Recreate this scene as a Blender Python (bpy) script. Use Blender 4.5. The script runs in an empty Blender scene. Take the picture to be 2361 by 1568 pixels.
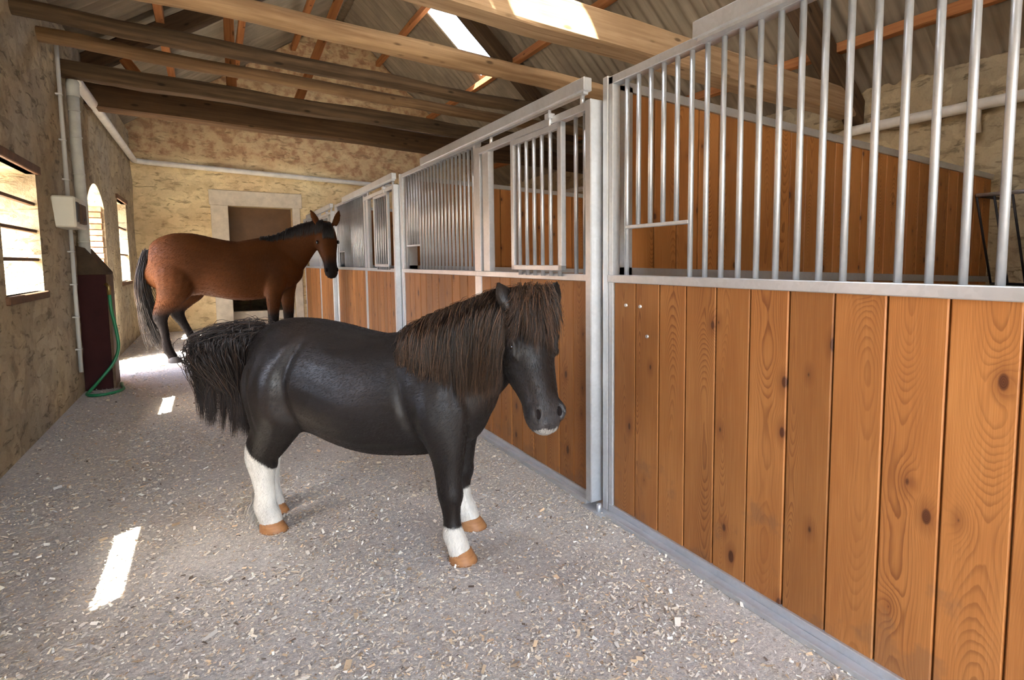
import bpy, bmesh, math, random
import numpy as np
from mathutils import Vector, Matrix, noise as mnoise

random.seed(7)
rng = np.random.default_rng(7)
S = bpy.context.scene
COL = S.collection

# ------------------------------------------------------------------ camera
F_PX, CX, CY, W_PX, H_PX = 1304.67, 1350.0, 713.017, 2361.0, 1568.0
YAW, PITCH, ROLL, CAM_H = -0.58386, -0.08275, 0.00224, 1.25
camd = bpy.data.cameras.new('camera')
cam = bpy.data.objects.new('camera', camd)
COL.objects.link(cam)
Rm = Matrix.Rotation(YAW, 3, 'Z') @ Matrix.Rotation(PITCH, 3, 'X') @ Matrix.Rotation(ROLL, 3, 'Y')
rt, fw, up = Rm.col[0], Rm.col[1], Rm.col[2]
M = Matrix((rt, up, -fw)).transposed().to_4x4()
M.translation = Vector((0, 0, CAM_H))
cam.matrix_world = M
camd.sensor_fit = 'HORIZONTAL'
camd.sensor_width = 36.0
camd.lens = F_PX / W_PX * 36.0
camd.shift_x = (W_PX / 2 - CX) / W_PX
camd.shift_y = (CY - H_PX / 2) / W_PX
camd.clip_start = 0.05
camd.clip_end = 200
S.camera = cam

# ------------------------------------------------------------------ light
SUN_DIR = Vector((0.62, 0.47, -1.0)).normalized()
world = bpy.data.worlds.new('sky')
S.world = world
world.use_nodes = True
wn = world.node_tree
sky = wn.nodes.new('ShaderNodeTexSky')
sky.sky_type = 'NISHITA'
sky.sun_disc = False
sky.sun_elevation = math.asin(-SUN_DIR.z)
sky.sun_rotation = math.atan2(-SUN_DIR.x, -SUN_DIR.y)
sky.air_density = 1.0
sky.dust_density = 2.5
wn.links.new(sky.outputs[0], wn.nodes['Background'].inputs[0])
wn.nodes['Background'].inputs[1].default_value = 1.0
sund = bpy.data.lights.new('sun_offscreen', 'SUN')
sund.energy = 34.0
sund.angle = math.radians(0.6)
sund.color = (1.0, 0.95, 0.86)
sun = bpy.data.objects.new('sun_offscreen', sund)
COL.objects.link(sun)
sun.rotation_euler = SUN_DIR.to_track_quat('-Z', 'Y').to_euler()
sun.location = (-8, -6, 14)
S.view_settings.view_transform = 'Standard'
S.view_settings.look = 'None'
S.view_settings.gamma = 1.0
S.view_settings.use_curve_mapping = False
S.view_settings.exposure = 1.92

# ------------------------------------------------------------------ helpers
def tag(o, label=None, cat=None, group=None, kind=None):
    if label: o['label'] = label
    if cat: o['category'] = cat
    if group: o['group'] = group
    if kind: o['kind'] = kind
    return o

def empty(name, loc=(0, 0, 0), rz=0.0):
    o = bpy.data.objects.new(name, None)
    o.empty_display_size = 0.1
    COL.objects.link(o)
    o.location = loc
    o.rotation_euler = (0, 0, rz)
    return o

def link(name, me, mat=None, parent=None):
    o = bpy.data.objects.new(name, me)
    COL.objects.link(o)
    if mat is not None and len(me.materials) == 0:
        me.materials.append(mat)
    if parent is not None:
        o.parent = parent
    return o

def mesh_from(name, verts, faces, smooth=False):
    me = bpy.data.meshes.new(name)
    me.from_pydata(verts, [], faces)
    me.update()
    if smooth:
        me.polygons.foreach_set('use_smooth', [True] * len(me.polygons))
    return me

def copy_tree(o, parent=None):
    c = o.copy()
    COL.objects.link(c)
    c.parent = parent
    for ch in o.children:
        copy_tree(ch, c)
    return c

class MB:
    """collects boxes / tubes, builds one mesh object"""
    def __init__(s):
        s.bm = bmesh.new()
    def box(s, x0, x1, y0, y1, z0, z1, bev=0.0):
        r = bmesh.ops.create_cube(s.bm, size=1.0)
        vs = r['verts']
        for v in vs:
            v.co = Vector(((x0 + x1) / 2 + v.co.x * (x1 - x0), (y0 + y1) / 2 + v.co.y * (y1 - y0), (z0 + z1) / 2 + v.co.z * (z1 - z0)))
        if bev > 0:
            es = list({e for v in vs for e in v.link_edges})
            bmesh.ops.bevel(s.bm, geom=es, offset=bev, segments=1, profile=0.5, affect='EDGES')
        return s
    def tube(s, pts, r, n=8, caps=True, radii=None):
        pts = [Vector(p) for p in pts]
        rings = []
        prev = None
        for i, p in enumerate(pts):
            t = (pts[min(i + 1, len(pts) - 1)] - pts[max(i - 1, 0)]).normalized()
            if prev is None:
                a = t.orthogonal().normalized()
            else:
                a = (prev - t * prev.dot(t)).normalized()
            prev = a
            b = t.cross(a)
            rr = radii[i] if radii else r
            rings.append([s.bm.verts.new(p + (a * math.cos(2 * math.pi * k / n) + b * math.sin(2 * math.pi * k / n)) * rr) for k in range(n)])
        for i in range(len(rings) - 1):
            for k in range(n):
                f = s.bm.faces.new((rings[i][k], rings[i][(k + 1) % n], rings[i + 1][(k + 1) % n], rings[i + 1][k]))
                f.smooth = True
        if caps:
            s.bm.faces.new(list(reversed(rings[0])))
            s.bm.faces.new(rings[-1])
        return s
    def prism(s, poly, axis, a0, a1):
        """poly in the two other axes, extruded along axis"""
        def P(u, v, a):
            return {'x': (a, u, v), 'y': (u, a, v), 'z': (u, v, a)}[axis]
        A = [s.bm.verts.new(P(u, v, a0)) for u, v in poly]
        B = [s.bm.verts.new(P(u, v, a1)) for u, v in poly]
        n = len(poly)
        s.bm.faces.new(A); s.bm.faces.new(list(reversed(B)))
        for i in range(n):
            s.bm.faces.new((A[i], B[i], B[(i + 1) % n], A[(i + 1) % n]))
        return s
    def mesh(s, name):
        bmesh.ops.recalc_face_normals(s.bm, faces=s.bm.faces)
        me = bpy.data.meshes.new(name)
        s.bm.to_mesh(me)
        s.bm.free()
        return me
    def build(s, name, mat, parent=None):
        return link(name, s.mesh(name), mat, parent)

# ------------------------------------------------------------------ node helper
class NT:
    def __init__(s, name):
        s.m = bpy.data.materials.new(name)
        s.m.use_nodes = True
        s.t = s.m.node_tree
        s.b = s.t.nodes['Principled BSDF']
    def new(s, typ, **kw):
        n = s.t.nodes.new(typ)
        for k, v in kw.items():
            setattr(n, k, v)
        return n
    def put(s, sock, v):
        if isinstance(v, bpy.types.NodeSocket):
            s.t.links.new(v, sock)
        elif v is not None:
            if hasattr(sock.default_value, '__len__') and not hasattr(v, '__len__'):
                v = (v,) * len(sock.default_value)
            if hasattr(sock.default_value, '__len__') and len(sock.default_value) == 4 and len(v) == 3:
                v = (*v, 1)
            sock.default_value = v
    def math(s, op, a, b=None, c=None, clamp=False):
        n = s.new('ShaderNodeMath', operation=op, use_clamp=clamp)
        s.put(n.inputs[0], a)
        if b is not None: s.put(n.inputs[1], b)
        if c is not None: s.put(n.inputs[2], c)
        return n.outputs[0]
    def vm(s, op, a, b=None):
        n = s.new('ShaderNodeVectorMath', operation=op)
        s.put(n.inputs[0], a)
        if b is not None: s.put(n.inputs[1], b)
        return n.outputs[0]
    def obj(s):
        return s.new('ShaderNodeTexCoord').outputs['Object']
    def pos(s):
        return s.new('ShaderNodeNewGeometry').outputs['Position']
    def rnd(s):
        return s.new('ShaderNodeObjectInfo').outputs['Random']
    def xyz(s, v):
        n = s.new('ShaderNodeSeparateXYZ'); s.put(n.inputs[0], v); return n.outputs
    def comb(s, x, y, z):
        n = s.new('ShaderNodeCombineXYZ')
        s.put(n.inputs[0], x); s.put(n.inputs[1], y); s.put(n.inputs[2], z)
        return n.outputs[0]
    def noise(s, v, scale=1, detail=3, rough=0.5, dist=0.0):
        n = s.new('ShaderNodeTexNoise')
        s.put(n.inputs['Vector'], v); s.put(n.inputs['Scale'], scale)
        n.inputs['Detail'].default_value = detail
        n.inputs['Roughness'].default_value = rough
        n.inputs['Distortion'].default_value = dist
        return n.outputs['Fac']
    def vor(s, v, scale=1, feature='F1', out='Distance', rand=1.0, dims=None):
        n = s.new('ShaderNodeTexVoronoi', feature=feature)
        s.put(n.inputs['Vector'], v); s.put(n.inputs['Scale'], scale)
        n.inputs['Randomness'].default_value = rand
        if dims: n.voronoi_dimensions = dims
        return n.outputs[out]
    def ramp(s, f, stops, interp='LINEAR'):
        n = s.new('ShaderNodeValToRGB')
        n.color_ramp.interpolation = interp
        s.put(n.inputs[0], f)
        e = n.color_ramp.elements
        while len(e) < len(stops): e.new(0.5)
        for el, (p, c) in zip(e, stops):
            el.position = p
            el.color = (*c, 1) if hasattr(c, '__len__') else (c, c, c, 1)
        return n.outputs[0]
    def mix(s, f, a, b, mode='MIX'):
        n = s.new('ShaderNodeMix', data_type='RGBA', blend_type=mode)
        s.put(n.inputs[0], f); s.put(n.inputs[6], a); s.put(n.inputs[7], b)
        return n.outputs[2]
    def rng(s, f, a, b, c=0.0, d=1.0):
        n = s.new('ShaderNodeMapRange')
        s.put(n.inputs[0], f)
        for i, v in enumerate((a, b, c, d)): n.inputs[i + 1].default_value = v
        return n.outputs[0]
    def bump(s, h, strength=0.3, dist=0.01):
        n = s.new('ShaderNodeBump')
        n.inputs['Strength'].default_value = strength
        n.inputs['Distance'].default_value = dist
        s.put(n.inputs['Height'], h)
        s.t.links.new(n.outputs[0], s.b.inputs['Normal'])
    def attr(s, name):
        return s.new('ShaderNodeAttribute', attribute_name=name).outputs['Color']
    def out(s, color, rough=0.6, metal=0.0, spec=None):
        s.put(s.b.inputs['Base Color'], color)
        s.put(s.b.inputs['Roughness'], rough)
        s.put(s.b.inputs['Metallic'], metal)
        if spec is not None: s.put(s.b.inputs['Specular IOR Level'], spec)
        return s.m

# ------------------------------------------------------------------ materials
def m_pine():
    w = NT('varnished_pine')
    c = w.xyz(w.obj()); r = w.rnd()
    x, y, z = c[0], c[1], c[2]
    zo = w.math('ADD', z, w.math('MULTIPLY', r, 91.7))
    xo = w.math('ADD', x, w.math('MULTIPLY', r, 17.3))
    n1 = w.noise(w.comb(r, 0.0, w.math('MULTIPLY', zo, 0.8)), 1, 2)
    n2 = w.noise(w.comb(5.1, r, w.math('MULTIPLY', zo, 0.85)), 1, 2, 0.45)
    n3 = w.noise(w.comb(w.math('MULTIPLY', xo, 9.0), r, w.math('MULTIPLY', zo, 2.4)), 1, 3)
    n4 = w.noise(w.comb(w.math('MULTIPLY', xo, 60.0), r, w.math('MULTIPLY', zo, 9.0)), 1, 2)
    r2 = w.math('FRACT', w.math('MULTIPLY', r, 7.31))
    r3 = w.math('FRACT', w.math('MULTIPLY', r, 3.77))
    cx = w.math('ADD', w.math('MULTIPLY', w.math('SUBTRACT', r2, 0.5), 0.12), w.math('MULTIPLY', w.math('SUBTRACT', n1, 0.5), 0.12))
    dx = w.math('SUBTRACT', x, cx)
    dep = w.math('ADD', w.math('MULTIPLY', r3, 0.05), w.math('MULTIPLY', w.math('SUBTRACT', n2, 0.42), 0.42))
    kv = w.comb(w.math('MULTIPLY', xo, 5.6), w.math('MULTIPLY', zo, 3.0), 0.0)
    kd = w.vor(kv, 1.0, dims='2D')
    kc = w.vor(kv, 1.0, out='Color', dims='2D')
    kr = w.math('MULTIPLY', w.math('POWER', w.xyz(kc)[0], 1.5), 0.10)
    isk = w.math('GREATER_THAN', kr, 0.018)
    near = w.math('MULTIPLY', isk, w.math('POWER', 2.718, w.math('MULTIPLY', w.math('MULTIPLY', kd, kd), -30.0)))
    rr = w.math('SQRT', w.math('ADD', w.math('MULTIPLY', dx, dx), w.math('MULTIPLY', dep, dep)))
    rr = w.math('ADD', rr, w.math('MULTIPLY', near, 0.020))
    rr = w.math('ADD', rr, w.math('MULTIPLY', n3, 0.012))
    rr = w.math('ADD', rr, w.math('MULTIPLY', n4, 0.0022))
    ring = w.math('FRACT', w.math('MULTIPLY', rr, 210.0))
    late = w.ramp(ring, [(0.0, 0.0), (0.5, 0.12), (0.82, 0.9), (0.93, 1.0), (1.0, 0.05)])
    fine = w.noise(w.comb(w.math('MULTIPLY', xo, 300.0), w.math('MULTIPLY', y, 200.0), w.math('MULTIPLY', zo, 6.0)), 1, 3)
    big = w.noise(w.comb(w.math('MULTIPLY', xo, 7.0), r, w.math('MULTIPLY', zo, 1.8)), 1, 3)
    patch = w.noise(w.comb(w.math('MULTIPLY', xo, 3.0), r, w.math('MULTIPLY', zo, 1.1)), 1, 2)
    # ring contrast is strong only near the heart of each board
    ctr = w.rng(w.math('ABSOLUTE', dx), 0.01, 0.075, 1.0, 0.25)
    ctr = w.math('MULTIPLY', ctr, w.rng(patch, 0.3, 0.65, 0.25, 1.0))
    base = w.mix(w.rng(big, 0.3, 0.7), (0.455, 0.192, 0.055), (0.365, 0.138, 0.036))
    col = w.mix(w.math('MULTIPLY', late, w.math('MULTIPLY', ctr, 0.85)), base, (0.165, 0.054, 0.014))
    col = w.mix(w.math('MULTIPLY', w.rng(fine, 0.40, 0.75), 0.45), col, (0.25, 0.095, 0.027))
    col = w.mix(w.math('MULTIPLY', w.rng(fine, 0.45, 0.25), 0.25), col, (0.47, 0.24, 0.095))
    halo = w.math('MULTIPLY', isk, w.rng(w.math('SUBTRACT', kd, kr), 0.0, 0.13, 0.45, 0.0))
    col = w.mix(halo, col, (0.14, 0.044, 0.013))
    km = w.math('MULTIPLY', isk, w.math('MULTIPLY', w.math('SUBTRACT', kr, kd), 40.0, clamp=True), clamp=True)
    krg = w.math('FRACT', w.math('MULTIPLY', kd, 55.0))
    col = w.mix(km, col, w.mix(krg, (0.060, 0.018, 0.008), (0.125, 0.042, 0.014)))
    # grubby splashes low on the boards
    grime = w.rng(w.math('SUBTRACT', w.noise(w.pos(), 5.0, 4, 0.65), w.math('MULTIPLY', z, 0.5)), 0.46, 0.54, 0.0, 0.35)
    col = w.mix(grime, col, (0.15, 0.085, 0.048))
    bright = w.math('ADD', 0.80, w.math('MULTIPLY', w.math('FRACT', w.math('MULTIPLY', r, 13.7)), 0.34))
    col = w.mix(1.0, col, w.comb(bright, bright, bright), 'MULTIPLY')
    w.bump(w.math('ADD', late, fine), 0.06, 0.002)
    return w.out(col, w.rng(fine, 0.2, 0.8, 0.45, 0.60), 0.0, 0.3)

def m_galv():
    w = NT('galvanised_steel')
    p = w.obj()
    sp = w.vor(w.vm('ADD', p, (3.1, 1.7, 0.3)), 70.0, out='Color')
    n = w.noise(p, 5.0, 4)
    f = w.math('ADD', w.math('MULTIPLY', w.xyz(sp)[0], 0.14), w.math('MULTIPLY', n, 0.75))
    col = w.ramp(f, [(0.2, (0.50, 0.52, 0.54)), (0.55, (0.60, 0.62, 0.645)), (0.9, (0.68, 0.70, 0.725))])
    w.bump(n, 0.05, 0.003)
    return w.out(col, w.rng(f, 0.2, 0.9, 0.46, 0.34), 0.7)

def m_rubble(name, tint, dark, warm, scale=1.0, upper=None):
    w = NT(name)
    p = w.pos()
    d = w.vm('ADD', p, w.comb(w.math('MULTIPLY', w.noise(p, 2.2 * scale, 3), 0.5), w.math('MULTIPLY', w.noise(w.vm('ADD', p, (9, 3, 1)), 2.2 * scale, 3), 0.5), w.math('MULTIPLY', w.noise(w.vm('ADD', p, (2, 7, 5)), 2.2 * scale, 3), 0.4)))
    dz = w.vm('MULTIPLY', d, (1.0, 1.0, 1.9))
    edge = w.vor(dz, 3.6 * scale, 'DISTANCE_TO_EDGE')
    cell = w.xyz(w.vor(dz, 3.6 * scale, 'F1', 'Color'))[0]
    big = w.noise(p, 0.8, 4, 0.6)
    mid = w.noise(p, 5.5, 5, 0.65)
    streak = w.noise(w.vm('MULTIPLY', w.vm('ADD', p, (0.0, 0.0, 4.0)), (5.0, 5.0, 15.0)), 1.0, 4, 0.6, 0.8)
    fine = w.noise(p, 60, 3, 0.6)
    base = w.mix(w.rng(big, 0.36, 0.64), tint, warm)
    if upper:
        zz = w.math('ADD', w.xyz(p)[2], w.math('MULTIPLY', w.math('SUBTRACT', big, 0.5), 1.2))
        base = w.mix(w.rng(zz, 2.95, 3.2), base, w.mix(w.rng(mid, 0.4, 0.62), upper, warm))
    base = w.mix(w.math('MULTIPLY', w.rng(cell, 0.2, 1.0), 0.35), base, dark)
    base = w.mix(w.rng(mid, 0.5, 0.72, 0.0, 0.65), base, dark)
    base = w.mix(w.rng(streak, 0.56, 0.68, 0.0, 0.62), base, w.mix(0.5, dark, (0.03, 0.022, 0.012)))
    joint = w.rng(edge, 0.0, 0.07, 1.0, 0.0)
    base = w.mix(w.math('MULTIPLY', w.math('MULTIPLY', joint, w.rng(mid, 0.45, 0.65)), 0.3), base, w.mix(0.5, tint, dark))
    base = w.mix(w.rng(fine, 0.45, 0.8, 0.0, 0.25), base, dark)
    h = w.math('ADD', w.math('MULTIPLY', w.rng(edge, 0.0, 0.25), 0.16), w.math('ADD', w.math('MULTIPLY', mid, 0.9), w.math('SUBTRACT', w.math('MULTIPLY', fine, 0.12), w.math('MULTIPLY', w.rng(streak, 0.56, 0.70), 0.5))))
    w.bump(h, 0.75, 0.03)
    return w.out(base, 0.92, 0.0, 0.15)

def m_simple(name, col, rough=0.6, metal=0.0, var=0.25, scale=8.0, bump=0.1, spec=None):
    w = NT(name)
    n = w.noise(w.obj(), scale, 4, 0.6)
    lo = tuple(v * (1 - var) for v in col); hi = tuple(min(1, v * (1 + var)) for v in col)
    c = w.mix(w.rng(n, 0.3, 0.7), lo, hi)
    if bump: w.bump(n, bump, 0.01)
    return w.out(c, rough, metal, spec)

def m_beam(name, light, dark):
    w = NT(name)
    p = w.obj(); r = w.rnd()
    po = w.vm('ADD', p, w.comb(w.math('MULTIPLY', r, 31.0), r, r))
    g = w.noise(w.vm('MULTIPLY', po, (1.2, 26.0, 26.0)), 1, 4, 0.6)
    b = w.noise(w.vm('MULTIPLY', po, (1.0, 3.0, 3.0)), 1.3, 4, 0.6)
    k = w.vor(w.vm('MULTIPLY', po, (3.5, 9.0, 9.0)), 1.0)
    c = w.mix(w.rng(g, 0.3, 0.72), light, dark)
    c = w.mix(w.rng(b, 0.45, 0.7, 0.0, 0.7), c, dark)
    c = w.mix(w.rng(k, 0.08, 0.16, 0.8, 0.0), c, tuple(v * 0.35 for v in dark))
    w.bump(g, 0.35, 0.008)
    return w.out(c, 0.85, 0.0, 0.2)

def m_floor():
    w = NT('dusty_concrete')
    p = w.pos()
    a = w.noise(p, 1.1, 4, 0.6); b = w.noise(p, 6.0, 5, 0.7); c = w.noise(p, 55.0, 4, 0.7)
    d = w.noise(w.vm('MULTIPLY', p, (1, 1, 1)), 170.0, 2, 0.6)
    col = w.mix(w.rng(a, 0.35, 0.65), (0.45, 0.435, 0.42), (0.51, 0.47, 0.41))
    col = w.mix(w.rng(b, 0.45, 0.7, 0.0, 0.6), col, (0.33, 0.315, 0.30))
    col = w.mix(w.rng(c, 0.42, 0.62, 0.0, 0.75), col, (0.74, 0.70, 0.63))
    col = w.mix(w.rng(d, 0.5, 0.68, 0.0, 0.6), col, (0.26, 0.235, 0.205))
    w.bump(w.math('ADD', c, w.math('MULTIPLY', d, 0.6)), 0.5, 0.006)
    return w.out(col, 0.9, 0.0, 0.2)

def m_sheet():
    w = NT('fibre_cement_sheet')
    p = w.pos()
    st = w.noise(w.vm('MULTIPLY', p, (0.8, 14.0, 0.8)), 1, 4, 0.6)
    b = w.noise(p, 2.2, 4, 0.6)
    col = w.mix(w.rng(st, 0.3, 0.7), (0.29, 0.235, 0.165), (0.19, 0.15, 0.10))
    col = w.mix(w.rng(b, 0.45, 0.7, 0.0, 0.6), col, (0.14, 0.11, 0.08))
    return w.out(col, 0.9, 0.0, 0.15)

def m_skylight():
    w = NT('skylight_sheet')
    t = w.t
    tr = w.new('ShaderNodeBsdfTransparent'); tl = w.new('ShaderNodeBsdfTranslucent')
    tl.inputs[0].default_value = (0.9, 0.92, 0.9, 1)
    n = w.noise(w.pos(), 6.0, 3)
    mx = w.new('ShaderNodeMixShader')
    w.put(mx.inputs[0], w.rng(n, 0.3, 0.7, 0.35, 0.5))
    t.links.new(tr.outputs[0], mx.inputs[1]); t.links.new(tl.outputs[0], mx.inputs[2])
    t.links.new(mx.outputs[0], t.nodes['Material Output'].inputs[0])
    return w.m

def m_coat(name, rough, spec, sheen=0.0, fine=1.0):
    w = NT(name)
    c = w.attr('coat')
    p = w.obj()
    n = w.noise(w.vm('MULTIPLY', p, (60.0, 60.0, 22.0)), 1, 3, 0.6)
    b = w.noise(p, 6.0, 4, 0.65)
    f = w.math('ADD', 0.72, w.math('MULTIPLY', n, 0.56))
    c = w.mix(1.0, c, w.comb(f, f, f), 'MULTIPLY')
    hr = w.noise(w.vm('MULTIPLY', p, (230.0 * fine, 230.0 * fine, 60.0 * fine)), 1, 3, 0.7)
    w.bump(w.math('ADD', n, hr), 0.14, 0.004)
    if sheen:
        w.b.inputs['Sheen Weight'].default_value = sheen
        w.b.inputs['Sheen Roughness'].default_value = 0.45
    return w.out(c, w.rng(b, 0.3, 0.7, rough - 0.12, rough + 0.14), 0.0, spec)

def m_hair(name, rough=0.40, spec=0.5):
    w = NT(name)
    return w.out(w.attr('tint'), rough, 0.0, spec)

def m_hoof():
    w = NT('hoof_horn')
    p = w.obj()
    n = w.noise(w.vm('MULTIPLY', p, (30.0, 30.0, 90.0)), 1, 3)
    c = w.mix(w.rng(n, 0.3, 0.7), (0.42, 0.20, 0.075), (0.30, 0.13, 0.05))
    w.bump(n, 0.2, 0.004)
    return w.out(c, 0.55, 0.0, 0.4)

def m_brick():
    w = NT('old_red_brick')
    p = w.obj(); r = w.rnd()
    n = w.noise(w.vm('ADD', p, w.comb(w.math('MULTIPLY', r, 9.0), r, r)), 16, 4)
    c = w.mix(r, (0.46, 0.17, 0.08), (0.55, 0.30, 0.14))
    c = w.mix(w.rng(n, 0.45, 0.75, 0.0, 0.6), c, (0.52, 0.42, 0.28))
    w.bump(n, 0.4, 0.01)
    return w.out(c, 0.9, 0.0, 0.15)

def m_chips():
    w = NT('wood_shavings')
    return w.out(w.attr('tint'), 0.85, 0.0, 0.2)

def m_brickwall():
    w = NT('yard_brickwork')
    n = w.new('ShaderNodeTexBrick')
    v = w.xyz(w.pos())
    w.put(n.inputs['Vector'], w.comb(v[1], v[2], 0.0))
    n.inputs['Scale'].default_value = 4.0
    n.inputs['Color1'].default_value = (0.42, 0.17, 0.09, 1)
    n.inputs['Color2'].default_value = (0.55, 0.27, 0.15, 1)
    n.inputs['Mortar'].default_value = (0.55, 0.5, 0.42, 1)
    return w.out(n.outputs[0], 0.9)

PINE = m_pine(); GALV = m_galv()
WALL_L = m_rubble('lime_plastered_rubble', (0.40, 0.335, 0.235), (0.135, 0.105, 0.068), (0.46, 0.355, 0.205))
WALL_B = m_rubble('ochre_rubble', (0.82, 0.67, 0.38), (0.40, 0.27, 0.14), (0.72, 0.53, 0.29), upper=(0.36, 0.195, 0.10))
WALL_R = m_rubble('pale_rubble', (0.44, 0.36, 0.23), (0.17, 0.13, 0.08), (0.42, 0.31, 0.165))
LIME = m_simple('lime_surround', (0.56, 0.48, 0.36), 0.9, 0, 0.18, 7, 0.3)
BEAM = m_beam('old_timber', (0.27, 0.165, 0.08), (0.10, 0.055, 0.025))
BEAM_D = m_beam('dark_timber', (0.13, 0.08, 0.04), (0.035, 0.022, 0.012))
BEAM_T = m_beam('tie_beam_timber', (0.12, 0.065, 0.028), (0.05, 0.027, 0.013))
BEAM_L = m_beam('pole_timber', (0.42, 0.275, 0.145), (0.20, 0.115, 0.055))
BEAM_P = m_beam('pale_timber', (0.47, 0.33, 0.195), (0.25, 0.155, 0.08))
RAFT = m_beam('rafter_timber', (0.115, 0.07, 0.038), (0.05, 0.03, 0.017))
STRUT = m_beam('orange_timber', (0.42, 0.175, 0.062), (0.25, 0.09, 0.03))
FLOOR = m_floor(); SHEET = m_sheet(); SKYL = m_skylight()
MAROON = m_simple('maroon_paint', (0.035, 0.008, 0.008), 0.7, 0, 0.2, 6, 0.1, 0.15)
BROWNW = m_simple('brown_board', (0.11, 0.062, 0.03), 0.75, 0, 0.3, 10, 0.2)
DOORW = m_simple('brown_door_board', (0.13, 0.072, 0.035), 0.8, 0, 0.15, 5, 0.1)
WHITEP = m_simple('white_pipe', (0.66, 0.62, 0.54), 0.6, 0, 0.12, 6, 0.1)
GREYP = m_simple('grey_pipe', (0.50, 0.50, 0.44), 0.6, 0, 0.15, 9, 0.15)
CONDUIT = m_simple('grey_conduit', (0.52, 0.52, 0.48), 0.5, 0, 0.05, 4, 0.0)
PLASTW = m_simple('ivory_plastic', (0.62, 0.60, 0.50), 0.45, 0, 0.04, 4, 0.0)
PLASTD = m_simple('dark_plastic', (0.03, 0.03, 0.03), 0.45, 0, 0.1, 4, 0.0)
HOSE = m_simple('green_hose', (0.012, 0.20, 0.075), 0.4, 0, 0.1, 5, 0.0)
BRASS = m_simple('tap_brass', (0.35, 0.26, 0.10), 0.4, 0.9, 0.1, 5, 0.0)
IRON = m_simple('black_iron', (0.03, 0.03, 0.035), 0.5, 0.6, 0.2, 9, 0.1)
WIRE = m_simple('rusty_wire', (0.10, 0.075, 0.05), 0.7, 0.3, 0.2, 9, 0.0)
RAILWOOD = m_simple('window_wood', (0.12, 0.055, 0.022), 0.75, 0, 0.3, 12, 0.2)
GROUND = m_simple('yard_gravel', (0.46, 0.42, 0.36), 0.95, 0, 0.2, 3, 0.3)
BRICK = m_brick(); YARDB = m_brickwall(); HOOF = m_hoof(); CHIP = m_chips()
COAT_P = m_coat('pony_coat', 0.50, 0.36, 0.0)
COAT_B = m_coat('bay_coat', 0.62, 0.10, 0.0)
HAIR = m_hair('horse_hair')
HAIR_B = m_hair('bay_hair', 0.6, 0.15)
LIDW = m_simple('dark_lid_board', (0.055, 0.036, 0.022), 0.8, 0, 0.25, 10, 0.2, 0.2)
EYE = m_simple('horse_eye', (0.010, 0.006, 0.004), 0.06, 0, 0.1, 4, 0.0, 0.8)
NOSTRIL = m_simple('nostril_skin', (0.012, 0.009, 0.009), 0.9, 0, 0.1, 4, 0.0, 0.05)

# ------------------------------------------------------------------ setting
XL, XR, XS, YB, YN = -1.08, 5.85, 1.604, 12.75, -3.0
RIDGE_X, RIDGE_Z, SL, SR = 2.45, 6.2, 0.72, 0.93
TL = 0.41
def zroof(x):
    return RIDGE_Z - (SL * (RIDGE_X - x) if x < RIDGE_X else SR * (x - RIDGE_X))

def subdiv(marks, step):
    marks = sorted(set(round(m, 4) for m in marks))
    out = []
    for a, b in zip(marks[:-1], marks[1:]):
        n = max(1, int(math.ceil((b - a) / step)))
        out += [a + (b - a) * i / n for i in range(n)]
    out.append(marks[-1])
    return out

def grid_wall(name, P, nrm, u0, u1, v0, v1, thick, holes, mat, step=0.14, amp=0.012, vclamp=None, seed=0.0):
    """P(u,v,w): world point, w = depth behind the inner face"""
    us = subdiv([u0, u1] + [h[i] for h in holes for i in (0, 1)], step)
    vs = subdiv([v0, v1] + [h[i] for h in holes for i in (2, 3)], step)
    verts, faces, idx = [], [], {}
    def solid(i, j):
        if not (0 <= i < len(us) - 1 and 0 <= j < len(vs) - 1): return False
        u, v = (us[i] + us[i + 1]) / 2, (vs[j] + vs[j + 1]) / 2
        if vclamp and vs[j] >= min(vclamp(us[i]), vclamp(us[i + 1])) - 1e-4 and vs[j] >= vclamp(u) - 1e-4: return False
        return not any(h[0] < u < h[1] and h[2] < v < h[3] for h in holes)
    def vert(i, j, w):
        k = (i, j, w)
        if k not in idx:
            u, v = us[i], vs[j]
            if vclamp: v = min(v, vclamp(u))
            d = 0.0
            if w == 0:
                inner = all(solid(i + a, j + b) for a in (-1, 0) for b in (-1, 0))
                if inner:
                    q = Vector((u * 1.7 + seed, v * 1.7, seed))
                    d = -amp * (mnoise.noise(q) + 0.6 * mnoise.noise(q * 3.1))
            idx[k] = len(verts)
            verts.append(P(u, v, d if w == 0 else thick))
        return idx[k]
    for i in range(len(us) - 1):
        for j in range(len(vs) - 1):
            if not solid(i, j): continue
            faces.append((vert(i, j, 0), vert(i + 1, j, 0), vert(i + 1, j + 1, 0), vert(i, j + 1, 0)))
            faces.append((vert(i, j, 1), vert(i, j + 1, 1), vert(i + 1, j + 1, 1), vert(i + 1, j, 1)))
            for (a, b, e0, e1) in ((-1, 0, (i, j), (i, j + 1)), (1, 0, (i + 1, j), (i + 1, j + 1)), (0, -1, (i, j), (i + 1, j)), (0, 1, (i, j + 1), (i + 1, j + 1))):
                if not solid(i + a, j + b):
                    faces.append((vert(*e0, 0), vert(*e0, 1), vert(*e1, 1), vert(*e1, 0)))
    me = mesh_from(name, verts, faces)
    bm = bmesh.new(); bm.from_mesh(me)
    bmesh.ops.recalc_face_normals(bm, faces=bm.faces)
    bm.to_mesh(me); bm.free()
    return link(name, me, mat)

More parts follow.
